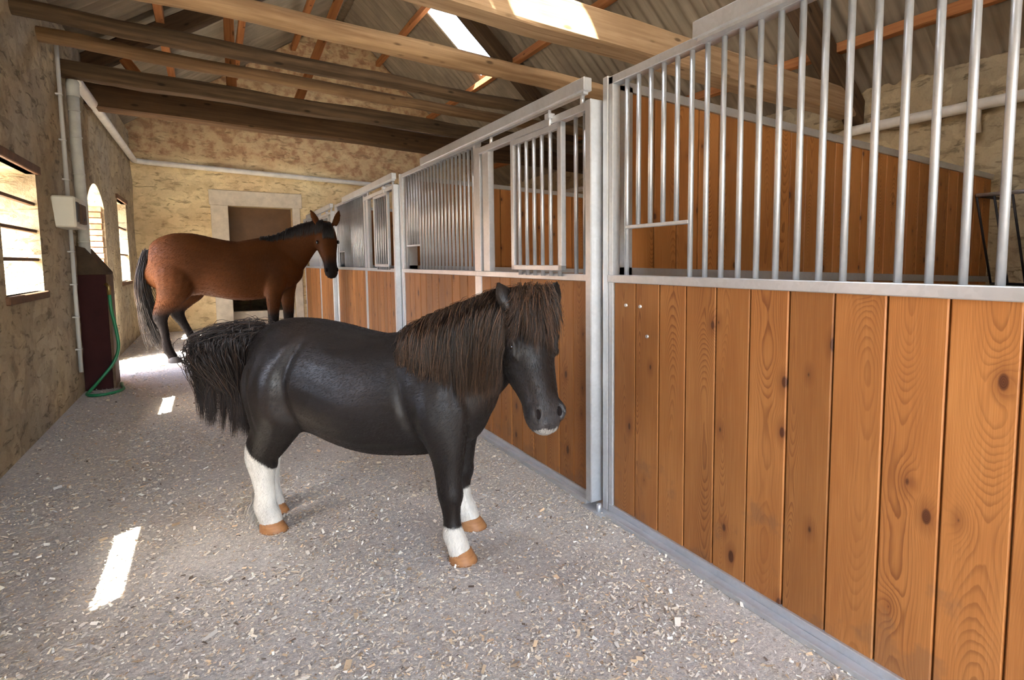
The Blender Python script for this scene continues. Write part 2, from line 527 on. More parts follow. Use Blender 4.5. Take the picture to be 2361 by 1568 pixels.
MB().box(-1.5, 6.3, YN - 0.05, YB + 0.4, -0.12, 0.0).build('floor', FLOOR)
tag(bpy.data.objects['floor'], 'dusty grey concrete aisle floor strewn with pale wood shavings', 'floor', kind='structure')
g = MB().box(-40, 40, -45, 45, -0.22, -0.12).build('ground', GROUND)
tag(g, 'sunlit pale gravel yard outside the barn openings', 'ground', kind='structure')

W0 = (1.80, 2.78, 1.04, 1.92); W1 = (4.98, 5.96, 1.04, 1.925); DR = (8.10, 9.30, 0.0, 2.18); W3 = (10.6, 11.62, 0.98, 2.18)
wl = grid_wall('wall_left', lambda u, v, w: (XL - w, u, v), 0, YN, YB + 0.4, 0.0, 3.6, TL, [W0, W1, DR, W3], WALL_L, amp=0.022, vclamp=lambda u: 3.53)
tag(wl, 'rough grey-brown rubble wall with window openings and an arched doorway', 'wall', kind='structure')
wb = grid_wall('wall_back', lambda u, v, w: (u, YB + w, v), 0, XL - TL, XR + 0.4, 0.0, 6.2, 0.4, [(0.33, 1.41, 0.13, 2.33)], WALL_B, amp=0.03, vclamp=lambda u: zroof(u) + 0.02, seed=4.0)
tag(wb, 'ochre rubble gable wall with a doorway behind the brown horse', 'wall', kind='structure')
wr = grid_wall('wall_right', lambda u, v, w: (XR + w, u, v), 0, YN, YB + 0.4, 0.0, 3.06, 0.4, [], WALL_R, amp=0.025, seed=8.0)
tag(wr, 'pale rubble wall at the back of the horse stalls', 'wall', kind='structure')
wn_ = grid_wall('wall_near', lambda u, v, w: (u, YN - w, v), 0, XL - TL, XR + 0.4, 0.0, 6.2, 0.3, [(-0.95, 1.5, 0.0, 2.9)], WALL_B, step=0.5, vclamp=lambda u: zroof(u) + 0.02)  # unseen end wall; open entrance is assumed and sized for the daylight it admits
tag(wn_, 'unseen barn end wall, its wide open entrance assumed and sized to light the stalls', 'wall', kind='structure')

# arched head of the doorway + its brick far jamb
n = 14
arch = [(DR[0], 1.92 + 0.24 * math.sin(math.pi * 0.0))]
poly = [(DR[0] - 0.01, 2.20)] + [(DR[0] + (DR[1] - DR[0]) * i / n, 1.92 + 0.25 * math.sin(math.pi * i / n) ** 0.8) for i in range(n + 1)] + [(DR[1] + 0.01, 2.20)]
half = n // 2
mb = MB()
for a, b in zip(range(n), range(1, n + 1)):
    ya, yb = DR[0] + (DR[1] - DR[0]) * a / n, DR[0] + (DR[1] - DR[0]) * b / n
    za, zb = 1.92 + 0.25 * max(0, math.sin(math.pi * a / n)) ** 0.8, 1.92 + 0.25 * max(0, math.sin(math.pi * b / n)) ** 0.8
    mb.prism([(ya, za), (yb, zb), (yb, 2.19), (ya, 2.19)], 'x', XL - TL, XL + 0.004)
bmesh.ops.remove_doubles(mb.bm, verts=mb.bm.verts, dist=1e-5)
mb.build('arch_head', WALL_L, wl)
bm_ = MB().box(-0.12, 0.12, -0.03, 0.03, -0.031, 0.031, 0.004).mesh('brick')
bm_.materials.append(BRICK)
bh = MB().box(-0.065, 0.065, -0.03, 0.03, -0.031, 0.031, 0.004).mesh('brick_half')
bh.materials.append(BRICK)
for i in range(30):
    z = 0.036 + i * 0.0725
    if z > 2.0: break
    order = [(bm_, 0.25), (bh, 0.13)] if i % 2 == 0 else [(bh, 0.13), (bm_, 0.25)]
    x = XL - TL + 0.005
    for me, wd in order:
        o = link('brick', me, None, wl)
        o.location = (x + wd / 2, DR[1] - 0.012 + random.uniform(-0.012, 0.006), z)
        x += wd + 0.004

# windows in the left wall
def window(name, hole, nbars, label):
    y0, y1, z0, z1 = hole
    w = empty(name, (XL, (y0 + y1) / 2, z0))
    tag(w, label, 'window', kind='structure')
    L = (y1 - y0) / 2; Hh = z1 - z0
    MB().box(-0.06, 0.025, -L - 0.07, L + 0.05, Hh, Hh + 0.065, 0.006).build('lintel_board', RAILWOOD, w)
    MB().box(-0.06, 0.022, -L - 0.03, L + 0.05, -0.055, 0.0, 0.006).build('sill_board', RAILWOOD, w)
    MB().box(-0.07, -0.02, -L, -L + 0.05, 0, Hh, 0.004).build('frame_stile', RAILWOOD, w)
    for i in range(nbars):
        z = Hh * (i + 1) / (nbars + 1)
        z = [0.24, 0.455, 0.66][i] * Hh / 0.885 if nbars == 3 else z
        MB().box(-0.05, -0.015, -L, L, z - 0.012, z + 0.012, 0.003).build('glazing_bar', RAILWOOD, w)
    mb = MB()
    s = 0.05
    k = int(2 * L / s)
    for i in range(k + 1):
        yy = -L + 2 * L * i / k
        mb.tube([(-TL + 0.03, yy, 0), (-TL + 0.03, yy, Hh)], 0.0022, 4, False)
    k2 = int(Hh / s)
    for i in range(k2 + 1):
        zz = Hh * i / k2
        mb.tube([(-TL + 0.033, -L, zz), (-TL + 0.033, L, zz)], 0.0022, 4, False)
    o = mb.build('wire_mesh', WIRE, w)
    o['kind'] = 'stuff'
    return w
window('window_1', W1, 3, 'barred window with wire mesh in the rubble wall before the fuse box')
window('window_2', W3, 2, 'narrow-looking barred window between the arched doorway and the gable wall')
window('window_3', W0, 3, 'barred window whose sun lights a long patch on the aisle floor')

# back doorway: lime surround, brown upper leaf, dark lower leaf
d1 = empty('door_1', (0.87, YB, 0.0))
tag(d1, 'brown boarded door in a pale lime surround on the gable wall', 'door', kind='structure')
MB().box(-0.84, 0.72, -0.03, 0.06, 2.33, 2.62, 0.01).build('lintel', LIME, d1)
MB().box(-0.82, -0.54, -0.035, 0.05, 0.0, 2.34, 0.01).build('jamb', LIME, d1)
MB().box(0.54, 0.68, -0.035, 0.05, 0.0, 2.34, 0.01).build('jamb', LIME, d1)
MB().box(-0.60, 0.60, -0.06, 0.10, 0.0, 0.13, 0.01).build('step', LIME, d1)
MB().box(-0.54, 0.54, 0.24, 0.29, 0.85, 2.33).build('upper_leaf', DOORW, d1)
MB().box(-0.56, 0.56, 0.16, 0.36, 0.10, 0.30).build('threshold', LIME, d1)
MB().box(-0.21, -0.17, 1.30, 1.36, 0.0, 2.5).build('inner_post', DOORW, d1)
y0_, y1_ = YB + 0.40, YB + 3.2
rm = MB().box(-0.9, -0.7, y0_, y1_, -0.1, 2.7).box(2.5, 2.7, y0_, y1_, -0.1, 2.7).box(-0.9, 2.7, y1_ - 0.2, y1_, -0.1, 2.7)
rm.box(-0.9, 2.7, y0_ - 0.01, y1_, 2.6, 2.75).box(-0.9, 2.7, y0_ - 0.01, y1_, -0.11, 0.0)
tag(rm.build('wall_beyond', WALL_L), 'walls of the unlit room seen under the brown door board', 'room', kind='structure')

# ------------------------------------------------------------------ roof
ceil = empty('ceiling', (RIDGE_X, 4.8, RIDGE_Z))
tag(ceil, 'gabled barn roof of grey-brown corrugated fibre cement sheets', 'roof', kind='structure')
SHW, PITCHC = 1.0, 0.166
ncor = 6; seg = 8
def sheet_mesh(name, x0, x1, wdt=SHW + 0.06):
    verts, faces = [], []
    nx = ncor * seg
    amp = 0.022
    for (x, lift) in ((x0, 0.0), (x1, 0.0)):
        for i in range(nx + 1):
            y = wdt * i / nx
            z = amp * math.cos(2 * math.pi * ncor * i / nx)
            verts.append((x - RIDGE_X, y, zroof(x) - RIDGE_Z + z + 0.03))
    for i in range(nx):
        faces.append((i, i + 1, nx + 2 + i, nx + 1 + i))
    return mesh_from(name, verts, faces, True)
XA, XB_ = XL - 0.75, XR + 0.7
ROWS = {'L': [RIDGE_X, 1.70, 1.15, 0.40, XA], 'R': [RIDGE_X, 3.05, 4.20, XB_]}
def rows_for(side, yv):
    """x breaks of one column of sheets and which piece is translucent"""
    if side == 'L' and abs(yv - 1.74) < 0.1: return [RIDGE_X, 0.98, 0.42, XA], 1
    if side == 'L' and abs(yv - 2.74) < 0.1: return [RIDGE_X, 1.68, 1.22, XA], 1
    if side == 'R' and abs(yv - 8.74) < 0.1: return [RIDGE_X, 3.05, 4.20, XB_], 1
    return ([RIDGE_X, 0.75, XA] if side == 'L' else [RIDGE_X, 4.15, XB_]), None
meshes = {}
ys = []
yy = 8.74 - 12 * SHW
while yy < YB + 0.4:
    ys.append(yy); yy += SHW
for side in 'LR':
    for i, yv in enumerate(ys):
        br, sk = rows_for(side, yv)
        for k in range(len(br) - 1):
            lap = 0.08 if k < len(br) - 2 and sk is None else 0.0
            key = (br[k], br[k + 1])
            if key not in meshes:
                meshes[key] = sheet_mesh('roof_sheet', br[k], br[k + 1] + (-lap if side == 'L' else lap))
            me = meshes[key]
            if k == sk:
                o = link('skylight_sheet', me, SKYL, ceil)
                o['label'] = 'bright translucent skylight sheet'
            else:
                o = link('roof_sheet', me, SHEET, ceil)
            o.location = (0, yv - 4.8, 0.026 * (i % 2) - (0.0 if sk is not None else 0.02 * k))
ro = MB().tube([(0, YN - 4.9 - 0.3, 0.06), (0, YB - 4.8 + 0.4, 0.06)], 0.10, 10).build('ridge_cap', SHEET, ceil)

# timber generator: beam along local x with slightly wavy faces
def timber(name, mat, parent, p0, p1, h, wd, roundness=0.0, wob=0.012, seed=0, nseg=18, rot=None):
    p0, p1 = Vector(p0), Vector(p1)
    ax = (p1 - p0); L = ax.length; ax.normalize()
    upv = Vector((0, 0, 1)) if abs(ax.z) < 0.9 else Vector((1, 0, 0))
    side = ax.cross(upv).normalized(); upv = side.cross(ax).normalized()
    nn = 12 if roundness > 0.3 else 8
    verts, faces = [], []
    for i in range(nseg + 1):
        t = i / nseg
        for k in range(nn):
            a = 2 * math.pi * (k + 0.5) / nn
            c, s_ = math.cos(a), math.sin(a)
            if roundness > 0.3:
                u, v = c, s_
            else:
                e = 0.18
                u = math.copysign(abs(c) ** e, c); v = math.copysign(abs(s_) ** e, s_)
            wv = wob * mnoise.noise(Vector((t * L * 1.1, seed * 3.7, 0.3)))
            wv2 = wob * mnoise.noise(Vector((t * L * 1.1, seed * 3.7, 9.3)))
            rr = 1 + 0.5 * wob / max(h, wd) * 2 * mnoise.noise(Vector((t * L * 2.0, k * 1.3, seed)))
            verts.append(Vector((t * L, u * wd / 2 * rr + wv, v * h / 2 * rr + wv2)))
    for i in range(nseg):
        for k in range(nn):
            faces.append((i * nn + k, i * nn + (k + 1) % nn, (i + 1) * nn + (k + 1) % nn, (i + 1) * nn + k))
    faces.append(tuple(range(nn))); faces.append(tuple(nseg * nn + k for k in reversed(range(nn))))
    me = mesh_from(name, verts, faces, roundness > 0.3)
    bm = bmesh.new(); bm.from_mesh(me); bmesh.ops.recalc_face_normals(bm, faces=bm.faces); bm.to_mesh(me); bm.free()
    o = link(name, me, mat, parent)
    Mx = Matrix((ax, side, upv)).transposed().to_4x4(); Mx.translation = p0
    if parent is not None:
        Mx = Matrix.Translation(-Vector(parent.location)) @ Mx
    o.matrix_local = Mx
    return o

TILT = -0.026
def zt(x, z0): return z0 + TILT * (x - XL)
# logs laid across the aisle (z = underside at left wall, h)
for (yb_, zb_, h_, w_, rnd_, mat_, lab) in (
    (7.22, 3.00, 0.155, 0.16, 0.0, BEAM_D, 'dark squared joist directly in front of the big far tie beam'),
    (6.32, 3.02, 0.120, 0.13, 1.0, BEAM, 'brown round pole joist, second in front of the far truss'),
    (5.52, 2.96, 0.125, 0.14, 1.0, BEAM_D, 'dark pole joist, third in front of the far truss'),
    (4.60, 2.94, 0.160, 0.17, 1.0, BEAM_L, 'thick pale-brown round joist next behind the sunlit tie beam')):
    r_ = empty('ceiling_joist', (XL - 0.2, yb_, zb_))
    tag(r_, lab, 'beam', 'joists laid across the barn')
    timber('log', mat_, r_, (XL - 0.2, yb_ + w_ / 2, zb_ + h_ / 2), (XR + 0.15, yb_ + w_ / 2, zt(XR, zb_) + h_ / 2), h_, w_, rnd_, 0.03, seed=yb_)

def truss(yv, zb_, h_, wd, mt, lab, struts):
    t = empty('roof_truss', (XL - 0.2, yv, zb_))
    tag(t, lab, 'truss', 'roof trusses')
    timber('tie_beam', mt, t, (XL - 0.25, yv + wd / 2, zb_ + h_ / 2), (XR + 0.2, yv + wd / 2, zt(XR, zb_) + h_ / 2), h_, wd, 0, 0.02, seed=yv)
    yr = yv + 0.10
    off = 0.22
    timber('rafter', RAFT, t, (XL - 0.1, yr, zroof(XL - 0.1) - off), (RIDGE_X, yr, RIDGE_Z - off - 0.02), 0.20, 0.22, 0, 0.01, seed=yv + 1)
    timber('rafter', RAFT, t, (XR + 0.1, yr, zroof(XR + 0.1) - off), (RIDGE_X, yr, RIDGE_Z - off - 0.02), 0.20, 0.22, 0, 0.01, seed=yv + 2)
    for (a, b) in struts:
        timber('strut', STRUT, t, (a[0], yr, a[1]), (b[0], yr, b[1]), 0.11, 0.10, 0, 0.006, seed=a[0], nseg=6)
    return t
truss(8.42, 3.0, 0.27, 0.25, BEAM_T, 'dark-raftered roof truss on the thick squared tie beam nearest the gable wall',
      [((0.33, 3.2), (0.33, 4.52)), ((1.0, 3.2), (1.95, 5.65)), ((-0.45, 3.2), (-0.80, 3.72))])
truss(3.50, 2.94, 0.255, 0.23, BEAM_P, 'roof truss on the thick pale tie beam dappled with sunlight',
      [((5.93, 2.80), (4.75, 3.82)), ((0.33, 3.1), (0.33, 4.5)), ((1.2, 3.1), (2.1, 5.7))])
# purlins
PUR = [(0.55, 'left'), (-0.35, 'left'), (1.55, 'left'), (3.16, 'right'), (4.22, 'right'), (5.37, 'right')]
names = {0.55: 'middle', -0.35: 'lowest', 1.55: 'top', 3.16: 'top', 4.22: 'middle', 5.37: 'lowest'}
for (x, sd) in PUR:
    o = timber('purlin', STRUT, None, (x, YN, zroof(x) - 0.103), (x, YB + 0.1, zroof(x) - 0.103), 0.10, 0.09, 0, 0.012, seed=x, nseg=24)
    tag(o, f'{names[x]} orange-brown purlin under the {"stall-side" if sd == "right" else "window-side"} roof slope', 'purlin', 'purlins under the roof sheets')

# ------------------------------------------------------------------ stalls
PER = 3.51
Y0 = 2.222
def plank_mesh(wd, z0, z1, th=0.024):
    mb = MB()
    g_ = 0.0025
    c = 0.004
    x = wd / 2 - g_
    prof = [(-x, 0.0), (-x, -th + c), (-x + c, -th), (x - c, -th), (x, -th + c), (x, 0.0)]
    mb.prism(prof, 'z', z0, z1)
    return mb.mesh('plank')

def planks(parent, xface, ya, yb, z0, z1, n, along='y', ox=0, oy=0, oz=0):
    """row of boards; front face towards -x (along='y') or towards -y (along='x')"""
    wd = (yb - ya) / n
    me = plank_mesh(wd, z0, z1)
    me.materials.append(PINE)
    back = None
    for i in range(n):
        o = link('plank', me, None, parent)
        c = ya + wd * (i + 0.5)
        j = random.uniform(-0.0015, 0.0015)
        if along == 'y':
            o.rotation_euler = (0, 0, -math.pi / 2)
            o.location = (xface + 0.024 + j - ox, c - oy, -oz)
        else:
            o.location = (c - ox, xface + 0.024 + j - oy, -oz)

def stall_front(yf, label, hood_len, hatch=True):
    """fixed grilled panel that ends at post yf (far end) ; origin at post foot"""
    t = empty('stall_barrier', (XS, yf, 0))
    tag(t, label, 'stall front', 'galvanised stall fronts')
    a = -1.885                      # near end relative to the post
    x0, x1 = 0.0, 0.04
    # post pair
    MB().box(-0.004, 0.055, 0.006, 0.048, 0.01, 2.125, 0.004).build('post', GALV, t)
    MB().box(-0.07, 0.075, -0.03, 0.134, 0.0, 0.012, 0.003).build('base_plate', GALV, t)
    MB().tube([(-0.045, 0.02, 0.01), (-0.045, 0.02, 0.05)], 0.012, 10).build('anchor_bolt', GALV, t)
    MB().box(0.0, 0.045, -0.03, 0.004, 0.02, 2.117, 0.003).build('frame_stile', GALV, t)
    MB().box(0.0, 0.045, a, a + 0.04, 0.02, 2.117, 0.003).build('frame_stile', GALV, t)
    mb = MB().box(-0.004, 0.045, a, 0.0, 0.012, 0.05, 0.003)
    mb.box(-0.045, -0.004, a, -0.03, 0.0, 0.022, 0.003)
    mb.build('bottom_rail', GALV, t)
    MB().box(-0.010, 0.05, a, -0.0, 1.153, 1.190, 0.003).build('middle_rail', GALV, t)
    MB().box(0.0, 0.05, a, 0.02, 2.080, 2.118, 0.003).build('top_rail', GALV, t)
    planks(t, 0.008, a + 0.04, -0.03, 0.05, 1.153, 11)
    full = MB().tube([(0.022, 0, 1.19), (0.022, 0, 2.082)], 0.0113, 10).mesh('bar'); full.materials.append(GALV)
    short = MB().tube([(0.022, 0, 1.418), (0.022, 0, 2.082)], 0.0113, 10).mesh('bar_short'); short.materials.append(GALV)
    i = 0
    while True:
        yv = -0.112 - 0.0838 * i
        if yv < a + 0.06: break
        o = link('bar', short if 1 <= i <= 4 else full, None, t)
        o.location = (0, yv, 0)
        i += 1
    MB().box(0.010, 0.034, -0.112 - 0.0838 * 5, -0.112, 1.404, 1.420, 0.003).build('hatch_rail', GALV, t)
    for (yy_, zz_) in ((-0.13, 1.05), (-0.235, 1.05), (-0.285, 0.92)):
        MB().tube([(0.0, yy_, zz_), (0.012, yy_, zz_)], 0.0075, 10).build('bolt_head', GALV, t)
    return t

def stall_door(y0, label):
    """sliding door beyond post y0"""
    t = empty('stall_door', (XS, y0, 0))
    tag(t, label, 'stall door', 'sliding stall doors')
    A, B = 0.165, 1.605
    MB().box(-0.055, 0.02, 0.075, 0.125, 0.035, 2.03, 0.004).build('stop_channel', GALV, t)
    MB().box(-0.012, 0.03, 0.125, A, 0.03, 2.03, 0.003).build('stile', GALV, t)
    MB().box(-0.012, 0.03, 1.375, 1.475, 1.19, 2.03, 0.003).build('stile', GALV, t)
    MB().box(-0.012, 0.035, 1.525, B, 0.03, 2.05, 0.003).build('stile', GALV, t)
    MB().box(0.012, 0.03, 1.47, 1.53, 1.19, 2.03).build('stile_web', GALV, t)
    mb = MB().box(-0.016, 0.03, A - 0.03, B, 0.012, 0.055, 0.003)
    mb.box(-0.045, -0.016, A - 0.03, B, 0.0, 0.03, 0.003)
    mb.build('bottom_rail', GALV, t)
    MB().box(-0.018, 0.03, A - 0.02, B, 1.153, 1.190, 0.003).build('middle_rail', GALV, t)
    MB().box(-0.03, 0.02, 0.11, 1.51, 1.995, 2.035, 0.003).build('top_rail', GALV, t)
    planks(t, -0.004, A, B - 0.07, 0.05, 1.153, 9)
    full = MB().tube([(0.008, 0, 1.188), (0.008, 0, 2.0)], 0.0113, 10).mesh('bar'); full.materials.append(GALV)
    for yv in (0.218, 0.305):
        o = link('bar', full, None, t); o.location = (0, yv, 0)
    gw = MB().box(-0.045, -0.015, 0.367, 0.405, 1.205, 1.985, 0.003)
    gw.box(-0.045, -0.015, 0.935, 0.972, 1.205, 1.985, 0.003)
    gw.box(-0.045, -0.015, 0.367, 0.972, 1.955, 1.985, 0.003)
    gw.box(-0.045, -0.015, 0.367, 0.972, 1.205, 1.235, 0.003)
    gr = gw.build('drop_grille', GALV, t)
    inb = MB().tube([(-0.03, 0, 1.175), (-0.03, 0, 1.96)], 0.0113, 10).mesh('grille_bar'); inb.materials.append(GALV)
    for i in range(6):
        o = link('grille_bar', inb, None, gr); o.location = (0, 0.412 + 0.0935 * i, 0)
    mb = MB().tube([(-0.035, 0.50, 1.95), (-0.035, 0.50, 2.07)], 0.009, 8)
    mb.box(-0.055, -0.015, 0.475, 0.525, 2.02, 2.05, 0.003)
    mb.build('grille_latch', GALV, t)
    MB().tube([(-0.02, 0.20, 2.03), (-0.02, 0.20, 2.076)], 0.012, 8).build('roller_hanger', GALV, t)
    MB().tube([(-0.02, 1.30, 2.03), (-0.02, 1.30, 2.076)], 0.012, 8).build('roller_hanger', GALV, t)
    return t

FL = ['grilled stall front with three round bolts in its planks, beside the nearest empty stall',
      'grilled stall front behind the pony, with a small feed hatch at its far end',
      'grey-looking grilled stall front behind the brown horse\'s head',
      'last grilled stall front, ending at the gable wall']
DL = ['sliding stall door at the barn entrance end',
      'sliding stall door with an open drop grille, behind the black pony\'s head',
      'sliding stall door with drop grille, between the pony\'s back and the brown horse\'s head',
      'sliding stall door partly hidden by the brown horse\'s ears']
TLAB = ['galvanised track hood above the bars of the nearest stall', 'galvanised track hood above the sliding door behind the pony', 'galvanised track hood above the stall behind the pony\'s back', 'galvanised track hood above the last stall by the gable wall']
for k, lab in enumerate(TLAB):
    yv = Y0 + k * PER
    tk = empty('door_track', (XS, yv, 2.086)); tag(tk, lab, 'door track', 'sliding door tracks')
    nd = -0.60 if k == 0 else -0.78
    MB().box(-0.05, -0.002, 0.14 - PER, nd, 0.0, 0.064, 0.004).build('hood', GALV, tk)
    MB().box(-0.04, -0.012, 0.16 - PER, nd - 0.02, -0.012, 0.0).build('runner_rail', GALV, tk)
f0 = stall_front(Y0, FL[0], -0.60)
f1 = stall_front(Y0 + PER, FL[1], -0.78)
dr0 = stall_door(Y0, DL[1])
for k, (src, lab, yv) in enumerate(((f1, FL[2], Y0 + 2 * PER), (f1, FL[3], Y0 + 3 * PER))):
    c = copy_tree(src); c.location.y = yv; c['label'] = lab
for (lab, yv) in ((DL[0], Y0 - PER), (DL[2], Y0 + PER), (DL[3], Y0 + 2 * PER)):
    c = copy_tree(dr0); c.location.y = yv; c['label'] = lab
for o in [o for o in bpy.data.objects if o.name.startswith('bolt_head')]:
    if o.parent is not f0: bpy.data.objects.remove(o)
# far stalls end at the wall: trim the last post foot a little so it stands against the plaster

def partition(yv, label):
    t = empty('stall_partition', (1.66, yv, 0))
    tag(t, label, 'partition', 'timber partitions between the stalls')
    X1 = XR - 0.06 - 1.66
    MB().box(0.0, 0.10, -0.03, 0.035, 0.0, 2.10, 0.004).build('end_post', GALV, t)
    tl = -0.026
    for nm, z0, hh in (('top_rail', 2.075, 0.045), ('middle_rail', 1.175, 0.05), ('bottom_rail', 0.0, 0.05)):
        mb = MB()
        dz = tl * X1 if nm != 'bottom_rail' else 0
        mb.prism([(0.0, z0), (X1, z0 + dz), (X1, z0 + dz + hh), (0.0, z0 + hh)], 'y', -0.03, 0.035)
        mb.build(nm, GALV, t)
    nb = 26
    wd = (X1 - 0.10) / nb
    me1 = plank_mesh(wd, 0.05, 1.178); me1.materials.append(PINE)
    for i in range(nb):
        x = 0.10 + wd * (i + 0.5)
        o = link('plank', me1, None, t); o.location = (x, 0.012, tl * x * 0.5 - 0.0)
        o.scale.z = 1.0
        me2 = plank_mesh(wd, 1.2 + tl * x, 2.085 + tl * x); me2.materials.append(PINE)
        o = link('plank', me2, None, t); o.location = (x, 0.012, 0)
    return t
partition(Y0 + 0.045, 'tall orange pine partition seen through the bars of the nearest stall')
partition(Y0 - PER + 0.045, 'added unseen pine partition that keeps light out of the nearest stall')  # unseen partition, added to block light from reaching the nearest stall
partition(Y0 + PER + 0.045, 'tall pine partition seen through the open drop grille behind the pony')
partition(Y0 + 2 * PER + 0.045, 'tall pine partition by the brown horse\'s head')

# ------------------------------------------------------------------ pipes, box, hose
t = MB()
t.tube([(XL + 0.08, 7.36, 2.97), (XL + 0.07, 7.46, 3.03), (XL + 0.06, YB - 0.12, 3.03), (XL + 0.09, YB - 0.07, 3.03), (XL + 0.2, YB - 0.06, 3.02), (1.0, YB - 0.06, 2.965), (XR - 0.1, YB - 0.06, 2.82)], 0.048, 12)
o = t.build('wall_pipe', WHITEP)
tag(o, 'white lagged water pipe running along the window wall and round the gable wall', 'pipe')
mb = MB(); mb.tube([(XR - 0.06, -2.5, 2.66), (XR - 0.06, 3.6, 2.64), (XR - 0.06, 3.75, 2.60), (XR - 0.06, 12.5, 2.60)], 0.05, 12)
o = mb.build('stall_pipe', WHITEP)
MB().tube([(XR - 0.06, 2.42, 2.66), (XR - 0.06, 2.42, 2.50), (XR - 0.04, 2.42, 2.40)], 0.055, 10).build('pipe_branch', WHITEP, o)
tag(o, 'white lagged pipe high on the rubble wall behind the stalls', 'pipe')
o = empty('down_pipe', (XL + 0.062, 7.34, 0))
tag(o, 'thick grey lagged downpipe running into the maroon box', 'pipe')
MB().tube([(0, 0, 1.2), (0.005, 0, 1.8), (-0.005, 0, 2.4), (0, 0, 2.86)], 0.045, 14).build('lagging', GREYP, o)
for z in (1.45, 1.75, 2.1, 2.45, 2.7):
    MB().tube([(0, 0, z), (0, 0, z + 0.012)], 0.048, 14).build('strap', GREYP, o)
MB().tube([(0, 0, 2.84), (0, 0, 2.95), (0.0, 0.05, 3.0)], 0.05, 12).build('elbow', GREYP, o)
o = empty('conduit', (XL + 0.03, 6.93, 0))
tag(o, 'thin grey electrical conduit rising to the fuse box and the roof', 'conduit')
MB().tube([(0, 0, 0.24), (0, 0, 1.58)], 0.016, 10).build('lower_tube', CONDUIT, o)
MB().tube([(0, 0, 1.80), (0, 0, 3.20)], 0.016, 10).build('upper_tube', CONDUIT, o)
for z in (0.45, 0.75, 1.05, 1.35, 2.0, 2.35, 2.75):
    MB().box(-0.03, 0.018, -0.028, 0.02, z, z + 0.014, 0.002).build('clip', CONDUIT, o)
o = empty('fuse_box', (XL, 6.45, 1.556))
tag(o, 'ivory fuse box with dark socket panel on the rubble wall', 'fuse box')
MB().box(-0.01, 0.145, 0.0, 0.50, 0.0, 0.265, 0.012).build('housing', PLASTW, o)
MB().box(0.14, 0.155, 0.02, 0.12, 0.05, 0.22, 0.004).build('socket_panel', PLASTD, o)
MB().box(0.14, 0.165, 0.14, 0.37, 0.04, 0.21, 0.006).build('cover', BROWNW, o)
MB().tube([(0.16, 0.25, 0.08), (0.172, 0.25, 0.08)], 0.014, 10).build('knob', PLASTD, o)

o = empty('pipe_casing', (XL, 7.26, 0))
tag(o, 'maroon painted casing with sloping lid around the foot of the downpipe', 'casing')
MB().box(0.0, 0.215, 0.0, 0.02, 0.0, 1.14, 0.003).build('front_board', MAROON, o)
MB().box(0.195, 0.225, 0.02, 0.42, 0.0, 1.14, 0.003).build('side_board', BROWNW, o)
MB().box(0.215, 0.24, -0.006, 0.05, 0.0, 1.14, 0.003).build('corner_post', BROWNW, o)
MB().prism([(0.0, 1.14), (0.225, 1.14), (0.225, 1.16), (0.07, 1.40), (0.0, 1.42)], 'y', -0.006, 0.42).build('sloping_lid', LIDW, o)
def spline(pts, n):
    P = [Vector(p) for p in pts]
    out = []
    for i in range(len(P) - 1):
        p0, p1, p2, p3 = P[max(i - 1, 0)], P[i], P[i + 1], P[min(i + 2, len(P) - 1)]
        for k in range(n):
            t_ = k / n
            out.append(0.5 * ((2 * p1) + (p2 - p0) * t_ + (2 * p0 - 5 * p1 + 4 * p2 - p3) * t_ ** 2 + (-p0 + 3 * p1 - 3 * p2 + p3) * t_ ** 3))
    out.append(P[-1])
    return out
o = empty('garden_hose', (-0.84, 7.24, 0))
tag(o, 'green hose hanging from a tap and looping on the floor by the maroon casing', 'hose')
hp = [(-0.845, 7.235, 0.95), (-0.835, 7.225, 0.78), (-0.81, 7.215, 0.60), (-0.80, 7.205, 0.42), (-0.845, 7.19, 0.27), (-0.95, 7.15, 0.12), (-1.02, 7.07, 0.03), (-1.03, 6.99, 0.016), (-0.98, 6.91, 0.016), (-0.89, 6.90, 0.016), (-0.81, 6.98, 0.016), (-0.775, 7.12, 0.016), (-0.80, 7.28, 0.016), (-0.82, 7.45, 0.016)]
MB().tube([p - Vector((-0.84, 7.24, 0)) for p in spline(hp, 6)], 0.014, 10).build('hose', HOSE, o)
MB().tube([(-0.005, -0.005, 0.94), (-0.005, 0.0, 1.02), (-0.03, 0.01, 1.05)], 0.017, 8).build('tap', BRASS, o)

# hay rack on the rubble wall of the nearest stall
o = empty('hay_rack', (XR - 0.05, 2.0, 1.0))
tag(o, 'black iron wall hay rack in the nearest stall', 'hay rack')
ya, yb_ = -0.95, 0.20
MB().tube([(-0.42, ya, 0.80), (-0.42, yb_, 0.80)], 0.016, 8).build('top_bar', GALV, o)
MB().tube([(-0.05, ya, 0.05), (-0.05, yb_, 0.05)], 0.016, 8).build('bottom_bar', IRON, o)
for s_ in (ya, yb_):
    MB().tube([(0.0, s_, 0.80), (-0.42, s_, 0.80)], 0.013, 8).build('bracket', IRON, o)
for i in range(10):
    yy = ya + (yb_ - ya) * i / 9
    MB().tube([(-0.42, yy, 0.80), (-0.05, yy, 0.05)], 0.010, 8).build('slat', IRON, o)

# yard wall outside the windows
o = MB().box(-8.3, -8.0, -12, 20, -0.12, 2.6).build('yard_wall', YARDB)
tag(o, 'red brick yard wall outside the windows', 'wall')

